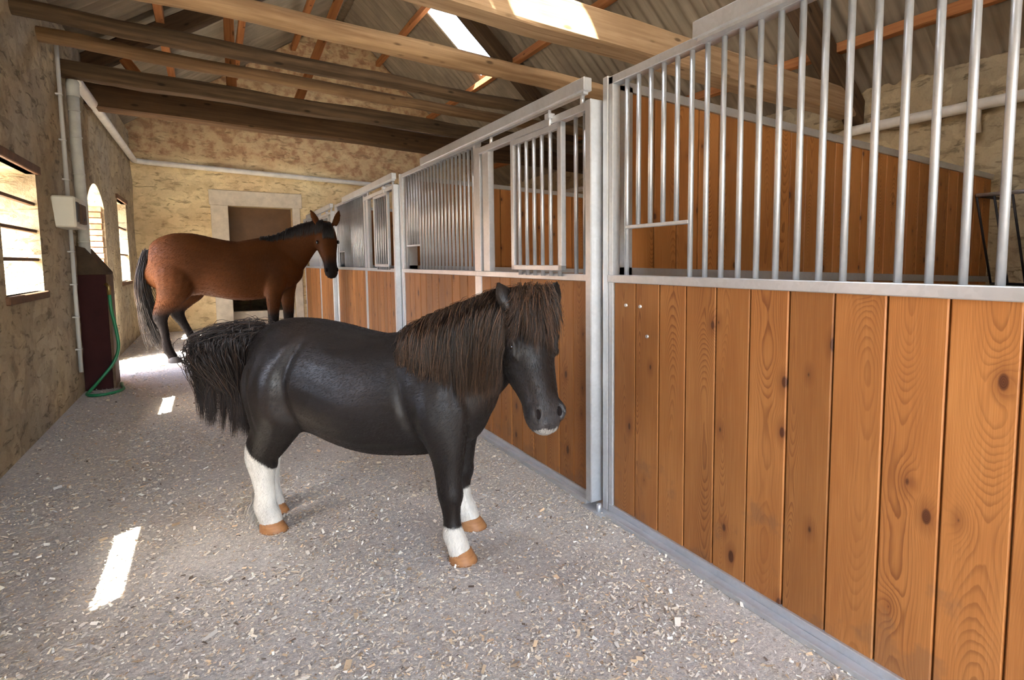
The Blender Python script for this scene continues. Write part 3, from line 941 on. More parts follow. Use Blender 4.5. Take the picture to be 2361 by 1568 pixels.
# ------------------------------------------------------------------ wood shavings
def shavings():
    bands = [(0.7, 3.2, 60000, 1.0), (3.2, 6.0, 50000, 1.15), (6.0, 12.6, 34000, 1.5)]
    C, Sz = [], []
    for (a, b, nn, s_) in bands:
        m = int(nn * 1.6)
        x = rng.uniform(-1.04, 1.56, m); y = rng.uniform(a, b, m)
        d = np.array([mnoise.noise(Vector((px_ * 1.6, py_ * 1.6, 0.0))) + 0.6 * mnoise.noise(Vector((px_ * 5.0, py_ * 5.0, 3.0))) for px_, py_ in zip(x, y)])
        keep = rng.uniform(-0.75, 0.35, m) < d
        keep |= rng.uniform(0, 1, m) < 0.18
        x, y = x[keep][:nn], y[keep][:nn]
        C.append(np.stack([x, y], 1)); Sz.append(np.full(len(x), s_))
    C = np.concatenate(C); sz = np.concatenate(Sz); n = len(C)
    ln = rng.gamma(3.0, 0.0021, n) * sz + 0.0028; wd = ln * rng.uniform(0.25, 0.7, n)
    big = rng.uniform(0, 1, n) < 0.02
    ln[big] *= 2.0; wd[big] *= 1.6
    an = rng.uniform(0, 2 * np.pi, n); tilt = rng.normal(0, 0.22, n); roll = rng.normal(0, 0.25, n)
    z = rng.uniform(0.0015, 0.006, n) + wd * np.abs(np.sin(roll)) * 0.5 + ln * np.abs(np.sin(tilt)) * 0.5
    ux = np.stack([np.cos(an) * np.cos(tilt), np.sin(an) * np.cos(tilt), np.sin(tilt)], 1)
    vx = np.stack([-np.sin(an) * np.cos(roll), np.cos(an) * np.cos(roll), np.sin(roll)], 1)
    c = np.stack([C[:, 0], C[:, 1], z], 1)
    U = ux * ln[:, None] / 2; V = vx * wd[:, None] / 2
    taper = rng.uniform(0.3, 1.0, n)[:, None]
    verts = np.stack([c - U - V, c + U - V * taper, c + U + V * taper, c - U + V], 1).reshape(-1, 3)
    me = bpy.data.meshes.new('shavings')
    me.vertices.add(4 * n); me.loops.add(4 * n); me.polygons.add(n)
    me.vertices.foreach_set('co', verts.ravel())
    me.loops.foreach_set('vertex_index', np.arange(4 * n, dtype=np.int32))
    me.polygons.foreach_set('loop_start', np.arange(0, 4 * n, 4, dtype=np.int32))
    me.polygons.foreach_set('loop_total', np.full(n, 4, dtype=np.int32))
    me.update(calc_edges=True)
    pal = np.array([(0.66, 0.58, 0.45), (0.58, 0.53, 0.45), (0.50, 0.47, 0.42), (0.74, 0.69, 0.60), (0.42, 0.32, 0.21), (0.35, 0.32, 0.29), (0.62, 0.46, 0.29), (0.14, 0.11, 0.085)])
    pr = np.array([0.24, 0.22, 0.17, 0.12, 0.08, 0.09, 0.05, 0.03])
    k = rng.choice(len(pal), n, p=pr / pr.sum())
    col = np.clip(pal[k] * rng.uniform(1.0, 1.45, (n, 1)), 0, 0.92)
    cc = np.ones((n, 4, 4)); cc[:, :, :3] = col[:, None, :]
    at = me.color_attributes.new('tint', 'FLOAT_COLOR', 'CORNER')
    at.data.foreach_set('color', cc.ravel().astype(np.float32))
    o = link('wood_shavings', me, CHIP)
    tag(o, 'pale wood shavings scattered over the aisle floor', 'shavings', kind='stuff')
shavings()

# ------------------------------------------------------------------ horses
def catmull(st, n):
    A = np.array(st, float)
    out = []
    for i in range(len(A) - 1):
        p0, p1, p2, p3 = A[max(i - 1, 0)], A[i], A[i + 1], A[min(i + 2, len(A) - 1)]
        for k in range(n):
            t_ = k / n
            out.append(0.5 * ((2 * p1) + (p2 - p0) * t_ + (2 * p0 - 5 * p1 + 4 * p2 - p3) * t_ ** 2 + (-p0 + 3 * p1 - 3 * p2 + p3) * t_ ** 3))
    out.append(A[-1])
    return np.array(out)

def organ(bm, st, ref, n=4, m=20, egg=0.0, sq=1.0):
    """st rows: x,y,z, ra (along ref), rb (sideways). closed loft."""
    R_ = catmull(st, n)
    P = R_[:, :3]
    ref = Vector(ref)
    rings = []
    for i in range(len(P)):
        t_ = Vector(P[min(i + 1, len(P) - 1)] - P[max(i - 1, 0)]).normalized()
        rf = ref
        a = (rf - t_ * rf.dot(t_)).normalized()
        b = t_.cross(a)
        ra, rb = max(R_[i, 3], 1e-3), max(R_[i, 4], 1e-3)
        ring = []
        for k in range(m):
            th = 2 * math.pi * k / m
            c, s_ = math.cos(th), math.sin(th)
            c2 = math.copysign(abs(c) ** sq, c); s2 = math.copysign(abs(s_) ** sq, s_)
            w = rb * (1 - egg * c)
            ring.append(bm.verts.new(Vector(P[i]) + a * (c2 * ra) + b * (s2 * w)))
        rings.append(ring)
    fs = []
    for i in range(len(rings) - 1):
        for k in range(m):
            fs.append(bm.faces.new((rings[i][k], rings[i][(k + 1) % m], rings[i + 1][(k + 1) % m], rings[i + 1][k])))
    fs.append(bm.faces.new(list(reversed(rings[0])))); fs.append(bm.faces.new(rings[-1]))
    bmesh.ops.recalc_face_normals(bm, faces=fs)

def bake_remesh(bm, voxel, smooth_it, name):
    me = bpy.data.meshes.new(name)
    bm.to_mesh(me); bm.free()
    o = bpy.data.objects.new('tmp_' + name, me); COL.objects.link(o)
    r = o.modifiers.new('r', 'REMESH'); r.mode = 'VOXEL'; r.voxel_size = voxel; r.use_smooth_shade = True
    s_ = o.modifiers.new('s', 'SMOOTH'); s_.factor = 0.5; s_.iterations = smooth_it
    dg = bpy.context.evaluated_depsgraph_get(); dg.update()
    res = bpy.data.meshes.new_from_object(o.evaluated_get(dg))
    bpy.data.objects.remove(o)
    res.name = name
    res.polygons.foreach_set('use_smooth', [True] * len(res.polygons))
    return res

def coat_color(me, fn):
    n = len(me.vertices)
    co = np.empty(n * 3, np.float32); me.vertices.foreach_get('co', co); co = co.reshape(-1, 3)
    col = np.ones((n, 4), np.float32)
    col[:, :3] = fn(co)
    at = me.color_attributes.new('coat', 'FLOAT_COLOR', 'POINT')
    at.data.foreach_set('color', col.ravel())

def strands(name, lines, tints, widths, parent, mat):
    """lines: array (N, K, 3); three-sided tapering strands"""
    L = np.asarray(lines, float); N, K, _ = L.shape
    T = np.gradient(L, axis=1); T /= np.linalg.norm(T, axis=2, keepdims=True) + 1e-9
    ref = np.where(np.abs(T[..., 2:3]) > 0.8, np.array([1.0, 0, 0]), np.array([0, 0, 1.0]))
    A = np.cross(T, ref); A /= np.linalg.norm(A, axis=2, keepdims=True) + 1e-9
    B = np.cross(T, A)
    tt = np.linspace(0, 1, K)
    prof = np.clip(np.minimum(0.45 + tt * 3.0, 1.0) * (1 - tt ** 2.2 * 0.88), 0.05, 1)
    Wd = np.asarray(widths)[:, None] * prof[None, :]
    V = np.empty((N, K, 3, 3))
    for j in range(3):
        a = 2 * math.pi * j / 3
        V[:, :, j] = L + (A * math.cos(a) + B * math.sin(a)) * Wd[..., None]
    verts = V.reshape(-1, 3)
    base = (np.arange(N) * K * 3)[:, None, None] + (np.arange(K - 1) * 3)[None, :, None]
    j = np.arange(3)[None, None, :]; j2 = (j + 1) % 3
    F = np.stack([base + j, base + j2, base + 3 + j2, base + 3 + j], -1).reshape(-1, 4)
    me = bpy.data.meshes.new(name)
    nf = len(F)
    me.vertices.add(len(verts)); me.loops.add(nf * 4); me.polygons.add(nf)
    me.vertices.foreach_set('co', verts.ravel())
    me.loops.foreach_set('vertex_index', F.ravel().astype(np.int32))
    me.polygons.foreach_set('loop_start', np.arange(0, nf * 4, 4, dtype=np.int32))
    me.polygons.foreach_set('loop_total', np.full(nf, 4, dtype=np.int32))
    me.update(calc_edges=True)
    me.polygons.foreach_set('use_smooth', [True] * nf)
    c = np.ones((N, K * 3, 4), np.float32); c[:, :, :3] = np.asarray(tints)[:, None, :]
    at = me.color_attributes.new('tint', 'FLOAT_COLOR', 'POINT')
    at.data.foreach_set('color', c.ravel())
    return link(name, me, mat, parent)

def curve_at(P, u):
    """linear sample of polyline P (M,3) at u in 0..1 (array)"""
    P = np.asarray(P, float); M_ = len(P) - 1
    f = np.clip(u, 0, 1) * M_; i = np.minimum(f.astype(int), M_ - 1); w = (f - i)[:, None]
    return P[i] * (1 - w) + P[i + 1] * w

def hoof(parent, x, y, yaw, L, Wd, Hh, mat, name='hoof'):
    """hoof with a sloping toe wall; L half length, Wd half width"""
    bm = bmesh.new(); m = 18
    rings = []
    for (z, sl, sc) in ((0.0, 0.0, 1.0), (0.12, -0.02, 0.985), (0.55, -0.16, 0.88), (0.95, -0.30, 0.76), (1.0, -0.31, 0.70)):
        ring = []
        for k in range(m):
            a = 2 * math.pi * k / m
            c, s_ = math.cos(a), math.sin(a)
            hz = z * Hh * (1.0 if c > 0 else 1.0 - 0.35 * abs(c))
            ring.append(bm.verts.new((L * (c * sc + sl * 0.9), Wd * s_ * sc, hz)))
        rings.append(ring)
    for i in range(len(rings) - 1):
        for k in range(m):
            f = bm.faces.new((rings[i][k], rings[i][(k + 1) % m], rings[i + 1][(k + 1) % m], rings[i + 1][k])); f.smooth = True
    bm.faces.new(list(reversed(rings[0]))); bm.faces.new(rings[-1])
    me = bpy.data.meshes.new(name); bm.to_mesh(me); bm.free()
    o = link(name, me, mat, parent)
    o.location = (x, y, 0.0); o.rotation_euler = (0, 0, yaw)
    return o

def ellipsoid(name, parent, mat, c, r, quat=None, seg_=14):
    bm = bmesh.new(); bmesh.ops.create_uvsphere(bm, u_segments=seg_, v_segments=10, radius=1.0)
    for v in bm.verts: v.co = Vector((v.co.x * r[0], v.co.y * r[1], v.co.z * r[2]))
    for f in bm.faces: f.smooth = True
    me = bpy.data.meshes.new(name); bm.to_mesh(me); bm.free()
    o = link(name, me, mat, parent); o.location = c
    if quat is not None:
        o.rotation_mode = 'QUATERNION'; o.rotation_quaternion = quat
    return o

def head_frame(p0, p1, hv):
    a = (Vector(p1) - Vector(p0)).normalized(); hv = Vector(hv)
    d = (hv - a * hv.dot(a)).normalized(); lat = a.cross(d)   # d: out of the face, lat: to one side
    return a, d, lat

def add_head(bm, p0, p1, hv, rows, ear_len, ear_w, ear_sp, ear_s=0.0, ear_tilt=0.25):
    a, d, lat = head_frame(p0, p1, hv)
    p0 = Vector(p0)
    st = []
    for (s_, ra, rb) in rows:
        c = p0 + a * s_ - d * ra
        st.append((*c, ra, rb))
    organ(bm, st, d, 4, 22, egg=-0.10)
    for sg in (-1, 1):
        b0 = p0 + a * ear_s + lat * (sg * ear_sp) - d * 0.022
        upv = (-a + lat * sg * ear_tilt + d * 0.10).normalized()
        k = ear_len
        organ(bm, [(*(b0 - upv * k * 0.2), ear_w * 0.5, ear_w * 0.75), (*(b0 + upv * k * 0.15), ear_w * 0.55, ear_w), (*(b0 + upv * k * 0.5), ear_w * 0.45, ear_w * 0.95), (*(b0 + upv * k * 0.8), ear_w * 0.28, ear_w * 0.55), (*(b0 + upv * k), ear_w * 0.08, ear_w * 0.1)], d, 3, 10)
    return a, d, lat

# ---- black pony
PO = Vector((0.551, 2.693, 0.0))
pony = empty('pony', PO, math.radians(-46.27))
tag(pony, 'small black pony with shaggy mane and white socks standing in the aisle', 'pony')
bm = bmesh.new()
tr = [(-0.565, .82, .64, .04), (-0.545, .875, .56, .085), (-0.49, .94, .50, .135), (-0.40, .982, .47, .182), (-0.29, .998, .47, .212), (-0.15, .982, .455, .228), (0.0, .950, .41, .240), (0.12, .935, .39, .245), (0.25, .945, .395, .225), (0.35, .955, .41, .205), (0.45, .935, .42, .185), (0.54, .87, .45, .155), (0.61, .78, .52, .10), (0.64, .70, .58, .05)]
organ(bm, [(x, 0, (t_ + b) / 2, (t_ - b) / 2, w) for x, t_, b, w in tr], (0, 0, 1), 4, 28, egg=0.06)
neckP = [(0.30, 0, .72, .22, .17), (0.42, 0, .76, .225, .155), (0.54, -.008, .83, .20, .128), (0.65, -.03, .92, .168, .105), (0.74, -.07, 1.00, .135, .088), (0.80, -.10, 1.04, .11, .078)]
organ(bm, neckP, (-0.55, 0, 0.83), 4, 22)
HP0, HP1, HHV = (0.870, -.135, 1.085), (0.970, -.235, .665), (0.723, -0.691, 0)
ha, hd, hl = add_head(bm, HP0, HP1, HHV, [(-.03, .045, .055), (.02, .085, .085), (.09, .115, .104), (.165, .128, .110), (.235, .116, .099), (.305, .090, .083), (.365, .073, .073), (.415, .068, .074), (.455, .058, .068), (.487, .030, .042)], 0.105, 0.040, 0.090, -0.006, 0.50)
# cheeks and brow
for sg in (-1, 1):
    c = Vector(HP0) + ha * .145 + hl * (sg * .096) - hd * .045
    organ(bm, [(*(c - ha * .05), .010, .008), (*(c - ha * .025), .024, .016), (*c, .026, .018), (*(c + ha * .03), .018, .014), (*(c + ha * .06), .008, .006)], hd, 3, 10)
    c = Vector(HP0) + ha * .422 + hl * (sg * .058) - hd * .028
    organ(bm, [(*(c - ha * .04), .012, .010), (*c, .034, .022), (*(c + ha * .035), .014, .010)], hd, 3, 10)
def leg(bm, rows):
    organ(bm, rows, (1, 0, 0), 4, 16)
leg(bm, [(-.32, -.07, .90, .10, .05), (-.325, -.095, .84, .145, .09), (-.335, -.130, .71, .17, .108), (-.345, -.135, .58, .145, .092), (-.395, -.118, .47, .100, .064), (-.458, -.105, .385, .083, .050), (-.470, -.098, .325, .080, .045), (-.470, -.094, .26, .058, .040), (-.468, -.090, .18, .049, .036), (-.470, -.088, .115, .056, .042), (-.452, -.087, .07, .054, .043), (-.440, -.086, .03, .05, .042)])
leg(bm, [(-.34, .07, .90, .10, .05), (-.35, .095, .84, .15, .09), (-.38, .125, .68, .17, .10), (-.43, .125, .56, .14, .085), (-.54, .115, .46, .10, .064), (-.588, .105, .385, .083, .050), (-.606, .098, .325, .080, .045), (-.606, .094, .26, .058, .040), (-.604, .090, .18, .049, .036), (-.606, .088, .115, .055, .042), (-.590, .087, .07, .053, .043), (-.578, .086, .03, .05, .042)])
leg(bm, [(.38, -.06, .86, .07, .05), (.41, -.09, .77, .12, .085), (.455, -.125, .62, .13, .098), (.485, -.135, .50, .088, .070), (.493, -.138, .40, .064, .056), (.497, -.141, .325, .054, .050), (.502, -.142, .275, .053, .050), (.503, -.143, .225, .040, .038), (.506, -.144, .165, .036, .034), (.510, -.145, .115, .044, .042), (.530, -.146, .07, .043, .043), (.540, -.146, .03, .046, .045)])
leg(bm, [(.38, .06, .86, .07, .05), (.41, .09, .75, .12, .08), (.42, .125, .60, .12, .085), (.425, .135, .50, .086, .070), (.425, .138, .40, .064, .056), (.422, .141, .325, .054, .050), (.422, .142, .275, .053, .050), (.420, .143, .225, .040, .038), (.422, .144, .165, .036, .034), (.428, .145, .115, .044, .042), (.446, .146, .07, .043, .043), (.458, .146, .03, .046, .045)])
pme = bake_remesh(bm, 0.0085, 5, 'pony_body')
def pony_coat(co):
    n = len(co)
    base = np.tile(np.array([0.0095, 0.0060, 0.0046]), (n, 1))
    x, y, z = co[:, 0], co[:, 1], co[:, 2]
    nz = np.array([mnoise.noise(Vector((a * 14, b * 14, c * 14))) for a, b, c in co])
    pn = np.array([mnoise.noise(Vector((a * 4, b * 4, c * 4))) for a, b, c in co])
    base = base * (1 + 0.35 * pn[:, None]) + np.clip(pn, 0, 1)[:, None] * np.array([0.010, 0.004, 0.0])
    hind = x < -0.30
    legx = np.where(y < 0, -0.470, -0.606)
    lim = 0.378 - np.clip(x - legx + 0.0, -0.1, 0.12) * 1.05 + nz * 0.010
    wh = np.clip((lim - z) / 0.008, 0, 1) * hind
    lf = np.where(y < 0, 0.150, 0.200) + nz * 0.008
    wf = np.clip((lf - z) / 0.006, 0, 1) * (~hind)
    wfac = np.maximum(wh, wf)[:, None]
    dirt = np.clip(0.5 + nz, 0, 1)[:, None]
    white = np.array([0.72, 0.68, 0.60]) * (1 - dirt * 0.18)
    base = base * (1 - wfac) + white * wfac
    # pale lips
    q = co - np.array(Vector(HP0) + ha * 0.47)
    lip = ((co - np.array(HP0)) @ np.array(ha) > 0.484 + 0.006 * nz) & (x > 0.7)
    depth = (co - np.array(HP0)) @ np.array(hd)
    lw = (lip & (depth < -0.02)).astype(float)[:, None] * 0.7
    base = base * (1 - lw) + np.array([0.45, 0.42, 0.38]) * lw
    mz = np.clip((((co - np.array(HP0)) @ np.array(ha)) - 0.34) / 0.1, 0, 1) * (x > 0.7)
    base = base + (mz * (1 - lw[:, 0]))[:, None] * np.array([0.022, 0.022, 0.024])
    return base
def sculpt(me, fn):
    n = len(me.vertices)
    co = np.empty(n * 3, np.float32); me.vertices.foreach_get('co', co); co = co.reshape(-1, 3)
    me.vertices.foreach_set('co', fn(co.astype(float)).astype(np.float32).ravel()); me.update()
def gauss(v, s_): return np.exp(-(v / s_) ** 2)
def band(v, a, b, f=0.05): return np.clip((v - a) / f, 0, 1) * np.clip((b - v) / f, 0, 1)
def pony_muscle(co):
    x, y, z = co[:, 0], co[:, 1], co[:, 2]
    sgn = np.sign(y) * np.clip((np.abs(y) - 0.06) / 0.06, 0, 1)
    zz = np.array([.45, .55, .65, .75, .85, .95])
    xg = np.interp(z, zz, [-.20, -.235, -.262, -.258, -.228, -.185])       # front edge of the thigh
    m = band(z, .50, .96, .08)
    d = -0.017 * gauss(x - xg - .018, .028) * m + 0.014 * gauss(x - xg + .05, .045) * m
    xs = np.interp(z, zz, [.40, .375, .35, .325, .30, .30])                # back edge of the shoulder
    m2 = band(z, .42, .84, .08)
    d += -0.012 * gauss(x - xs + .018, .024) * m2 + 0.012 * gauss(x - xs - .06, .055) * m2
    xh = np.interp(z, zz, [-.40, -.41, -.42, -.425, -.43, -.42])           # hamstring groove
    d += -0.008 * gauss(x - xh, .016) * band(z, .48, .80, .1)
    d += 0.012 * gauss(x - .10, .16) * gauss(z - .56, .13)                 # round barrel
    xe = np.interp(z, [.44, .52, .60, .70], [.47, .44, .42, .40])
    d += -0.010 * gauss(x - xe - .115, .03) * band(z, .52, .78, .08)       # point of shoulder
    co = co.copy(); co[:, 1] += d * sgn
    for sg in (-1, 1):
        cn = np.array(Vector(HP0) + ha * .425 + hl * (sg * .050) + hd * .004)
        q = co - cn
        e2 = (q @ np.array(ha) / .022) ** 2 + ((q @ np.array(hl)) / .012) ** 2 + ((q @ np.array(hd)) / .03) ** 2
        w_ = np.exp(-e2)
        rim = np.exp(-((np.sqrt(e2) - 1.5) / 0.5) ** 2)
        co += (-0.020 * w_ + 0.003 * rim)[:, None] * np.array((hd + hl * (0.35 * sg)).normalized())
        ce = np.array(Vector(HP0) + ha * .158 + hl * (sg * .102) - hd * .040)
        q = co - ce
        e2 = (q @ np.array(ha) / .020) ** 2 + ((q @ np.array(hd)) / .016) ** 2 + ((q @ np.array(hl)) / .04) ** 2
        co += (-0.006 * np.exp(-e2) + 0.004 * np.exp(-((np.sqrt(e2) - 1.6) / 0.45) ** 2))[:, None] * np.array(hl * sg)
    return co
sculpt(pme, pony_muscle)
coat_color(pme, pony_coat)
def short_coat(name, me, n, flow_fn, parent, length, width, tone, mat=None):
    me.calc_loop_triangles()
    nt = len(me.loop_triangles)
    tri = np.empty(nt * 3, np.int32); me.loop_triangles.foreach_get('vertices', tri); tri = tri.reshape(-1, 3)
    nv = len(me.vertices)
    co = np.empty(nv * 3, np.float32); me.vertices.foreach_get('co', co); co = co.reshape(-1, 3).astype(float)
    no = np.empty(nv * 3, np.float32); me.vertices.foreach_get('normal', no); no = no.reshape(-1, 3).astype(float)
    cl = np.empty(nv * 4, np.float32); me.color_attributes['coat'].data.foreach_get('color', cl); cl = cl.reshape(-1, 4)[:, :3].astype(float)
    A, B, C_ = co[tri[:, 0]], co[tri[:, 1]], co[tri[:, 2]]
    ar = np.linalg.norm(np.cross(B - A, C_ - A), axis=1)
    k = rng.choice(nt, n, p=ar / ar.sum())
    u, v = rng.uniform(0, 1, n), rng.uniform(0, 1, n)
    fl = u + v > 1; u[fl] = 1 - u[fl]; v[fl] = 1 - v[fl]
    w = np.stack([1 - u - v, u, v], 1)
    T = tri[k]
    p = (co[T] * w[..., None]).sum(1); nn = (no[T] * w[..., None]).sum(1); nn /= np.linalg.norm(nn, axis=1, keepdims=True)
    c = (cl[T] * w[..., None]).sum(1)
    f = flow_fn(p) + rng.normal(0, 0.22, (n, 3))
    f -= nn * (f * nn).sum(1, keepdims=True); f /= np.linalg.norm(f, axis=1, keepdims=True) + 1e-9
    L = (length * rng.uniform(0.6, 1.3, n))[:, None]
    lines = np.stack([p - nn * 0.001, p + f * L * 0.5 + nn * 0.0014, p + f * L + nn * rng.uniform(0.0002, 0.0022, (n, 1))], 1)
    tn = rng.uniform(tone[0], tone[1], (n, 1)); tn = np.where(c.mean(1, keepdims=True) > 0.15, 0.88 + 0.2 * (tn - tone[0]) / (tone[1] - tone[0]), tn)
    o = strands(name, lines, c * tn, np.full(n, width), parent, mat or HAIR)
    o['kind'] = 'stuff'
    return o
def pony_flow(p):
    f = np.tile(np.array([-1.0, 0.0, -0.45]), (len(p), 1))
    low = np.clip((0.50 - p[:, 2]) / 0.12, 0, 1)[:, None] * ((p[:, 0] > 0.36) | (p[:, 0] < -0.30))[:, None]
    f = f * (1 - low) + np.array([-0.25, 0, -1.0]) * low
    nk = np.clip((p[:, 0] - 0.45) / 0.2, 0, 1)[:, None] * (p[:, 2] > 0.6)[:, None]
    f = f * (1 - nk) + np.array([-0.5, 0, -0.8]) * nk
    hd_ = (((p - np.array(HP0)) @ np.array(hd)) > -0.26) & (p[:, 0] > 0.72)
    f[hd_] = np.array(ha)
    return f
link('body', pme, COAT_P, pony)
short_coat('short_coat', pme, 95000, pony_flow, pony, 0.013, 0.00055, (0.7, 1.6))
for (x, y, yw, L_, W_) in ((-.430, -.086, 0.05, .066, .052), (-.568, .086, 0.05, .062, .050), (.555, -.146, -0.35, .062, .056), (.475, .146, 0.15, .060, .054)):
    hoof(pony, x - 0.0, y, yw, L_, W_, 0.052, HOOF)
hq = Matrix((ha, hl, hd)).transposed().to_quaternion()
for sg in (-1, 1):
    ellipsoid('eye', pony, EYE, Vector(HP0) + ha * .158 + hl * (sg * .0955) - hd * .041, (.020, .011, .014), hq)
    ellipsoid('nostril', pony, NOSTRIL, Vector(HP0) + ha * .425 + hl * (sg * .046) - hd * .014, (.020, .011, .009), hq @ Matrix.Rotation(0.5 * sg, 3, 'X').to_quaternion())
def hair_tints(n, dark, light, p=0.3):
    t_ = rng.uniform(0, 1, n)
    f = np.where(t_ < p, rng.uniform(0.4, 1.0, n), rng.uniform(0.0, 0.25, n))[:, None]
    return np.array(dark) * (1 - f) + np.array(light) * f

ntf = 130
for (cx_, cy_) in ((-.515, -.088), (-.650, .088)):
    root = np.stack([cx_ + rng.normal(0, .008, ntf), cy_ + rng.normal(0, .018, ntf), rng.uniform(.085, .15, ntf)], 1)
    lines = np.stack([root + np.array([-0.028 * math.sin(t_ * 1.8), 0, -0.07 * t_]) + (t_ * 0.012) * rng.normal(0, 0.3, (ntf, 1)) for t_ in np.linspace(0, 1, 6)], 1)
    strands('fetlock_hair', lines, np.tile(np.array([[0.50, 0.46, 0.40]]), (ntf, 1)) * rng.uniform(0.7, 1.2, (ntf, 1)), rng.uniform(0.0014, 0.0026, ntf), pony, HAIR)
# mane: strands rooted along the crest, falling down the right (near) side of the neck
crest = catmull([(0.30, 0, .965), (0.36, 0, .995), (0.40, -.005, 1.02), (0.50, -.01, 1.06), (0.60, -.025, 1.095), (0.70, -.055, 1.125), (0.78, -.085, 1.13), (0.83, -.11, 1.12)], 6)
nm = 7000; K = 10
u = rng.uniform(0, 0.93, nm) ** 0.9
root = curve_at(crest, u) + rng.normal(0, 0.008, (nm, 3))
clump = np.round(u * 55 + rng.normal(0, 0.35, nm)) / 55
side = np.array([-0.05, -1.0, 0]); lenm = 0.13 + 0.25 * np.clip(np.minimum(clump * 3.0, 1.2), 0, 1) + rng.normal(0, 0.035, nm)
tt = np.linspace(0, 1, K)
lines = np.zeros((nm, K, 3))
neckw = np.interp(u, [0, .3, .6, 1], [.15, .155, .125, .105])
spread = rng.uniform(0.75, 1.12, nm)
cu = clump * 17.0
for k, t_ in enumerate(tt):
    out = neckw * spread * (1 - np.exp(-t_ * 5.0)) + 0.012 * math.sin(t_ * 3) 
    dropv = lenm * np.maximum(t_ - 0.05, 0) ** 1.08
    lift = 0.020 * math.sin(min(t_ * 6, math.pi))
    back = -0.03 * t_ * (1 - u) - 0.10 * t_ ** 0.7 * np.clip((u - 0.55) / 0.4, 0, 1) + 0.02 * t_ * np.sin(cu * 3)
    lines[:, k] = root + np.stack([back + 0.006 * np.sin(t_ * 14 + cu * 9), -out, -dropv + lift], 1)
    lines[:, k] += (np.stack([np.sin(cu * 7.0), np.zeros(nm), np.zeros(nm)], 1)) * 0.010 * t_
mt = hair_tints(nm, (0.010, 0.007, 0.006), (0.15, 0.075, 0.038), 0.40)
strands('mane', lines, mt, rng.uniform(0.0007, 0.0017, nm), pony, HAIR)
# a little mane on the far side
nf_ = 500
u = rng.uniform(0.1, 1, nf_)
root = curve_at(crest, u) + rng.normal(0, 0.006, (nf_, 3))
lines = np.zeros((nf_, K, 3))
for k, t_ in enumerate(tt):
    lines[:, k] = root + np.stack([0 * u, 0.11 * (1 - np.exp(-t_ * 5)) + 0 * u, -0.22 * t_ ** 1.2 + 0.03 * math.sin(min(t_ * 6, math.pi)) + 0 * u], 1)
strands('mane_far', lines, hair_tints(nf_, (0.010, 0.007, 0.006), (0.10, 0.05, 0.025), 0.3), rng.uniform(0.0016, 0.003, nf_), pony, HAIR)
# forelock: from the poll down over the forehead
nfk = 3800
A3, D3, L3 = np.array(ha), np.array(hd), np.array(hl)
sp = rng.uniform(-1, 1, nfk)
root = np.array(HP0) + A3 * (rng.uniform(-.05, .01, nfk))[:, None] + L3 * (sp * 0.062)[:, None] - D3 * rng.uniform(0.0, 0.06, nfk)[:, None]
cl = np.round(sp * 11 + rng.normal(0, 0.25, nfk)) / 11
ln = (0.10 + 0.05 * np.sin(cl * 23.0) + rng.normal(0, 0.030, nfk)) * (1.15 - 0.35 * np.abs(sp))
ln = np.clip(ln, 0.045, 0.22)
lines = np.zeros((nfk, K, 3))
ph = rng.uniform(0, 6.28, nfk); oj = rng.uniform(0, 0.014, nfk); rise = rng.uniform(0.02, 0.055, nfk)
sweep = 0.020 * np.sin(cl * 9.0) + rng.normal(0, 0.010, nfk)
for k, t_ in enumerate(tt):
    lat_ = cl * 0.046 * (t_ ** 0.8) + sweep * t_ ** 1.5 + 0.004 * np.sin(ph + t_ * 9)
    outw = 0.026 + 0.034 * math.sin(min(t_ * 2.6, math.pi)) - np.abs(sp) * 0.05 * t_
    lines[:, k] = root + A3 * (ln * t_ ** 1.05 - rise * math.sin(min(t_ * 4.5, math.pi)))[:, None] + L3 * lat_[:, None] + D3 * (outw * min(1, t_ * 5) + oj)[:, None]
strands('forelock', lines, hair_tints(nfk, (0.009, 0.0065, 0.0055), (0.15, 0.072, 0.036), 0.38), rng.uniform(0.0006, 0.0015, nfk), pony, HAIR)
# tail: bushy dock sweeping back then falling in locks
nt_ = 4200; K2 = 14
tt2 = np.linspace(0, 1, K2)
dock = catmull([(-0.51, 0, .93), (-0.60, -.01, .925), (-0.68, -.03, .89), (-0.74, -.04, .82)], 6)
u = rng.uniform(0, 1, nt_)
root = curve_at(dock, u) + rng.normal(0, 0.018, (nt_, 3))
lock = rng.integers(0, 9, nt_)
lx = np.array([-0.865, -0.83, -0.785, -0.74, -0.70, -0.665, -0.64, -0.615, -0.60])[lock] + rng.normal(0, 0.006, nt_)
lz = np.array([.50, .47, .49, .46, .50, .44, .47, .43, .45])[lock] + rng.uniform(-0.03, 0.16, nt_) ** 1.0
ly = -0.03 + rng.normal(0, 0.015, nt_) + 0.02 * np.sin(lock * 2.1)
lines = np.zeros((nt_, K2, 3))
bul = rng.normal(0, 0.038, (nt_, 2))
for k, t_ in enumerate(tt2):
    x = root[:, 0] + (lx - root[:, 0]) * (1 - (1 - t_) ** 2.6)
    z = root[:, 2] + (lz - root[:, 2]) * t_ ** 1.45 + (0.045 * (1 - t_)) * math.sin(min(t_ * 6, math.pi)) 
    y = root[:, 1] + (ly - root[:, 1]) * t_
    pinch = math.sin(math.pi * min(1, t_ * 1.1)) * (1 - t_) ** 1.6 * 2.0
    lines[:, k] = np.stack([x + bul[:, 0] * pinch + 0.008 * np.sin(lock * 3 + t_ * 7), y + bul[:, 1] * pinch * 1.6, z], 1)
strands('tail', lines, hair_tints(nt_, (0.008, 0.006, 0.006), (0.06, 0.032, 0.02), 0.18), rng.uniform(0.0009, 0.0021, nt_), pony, HAIR)
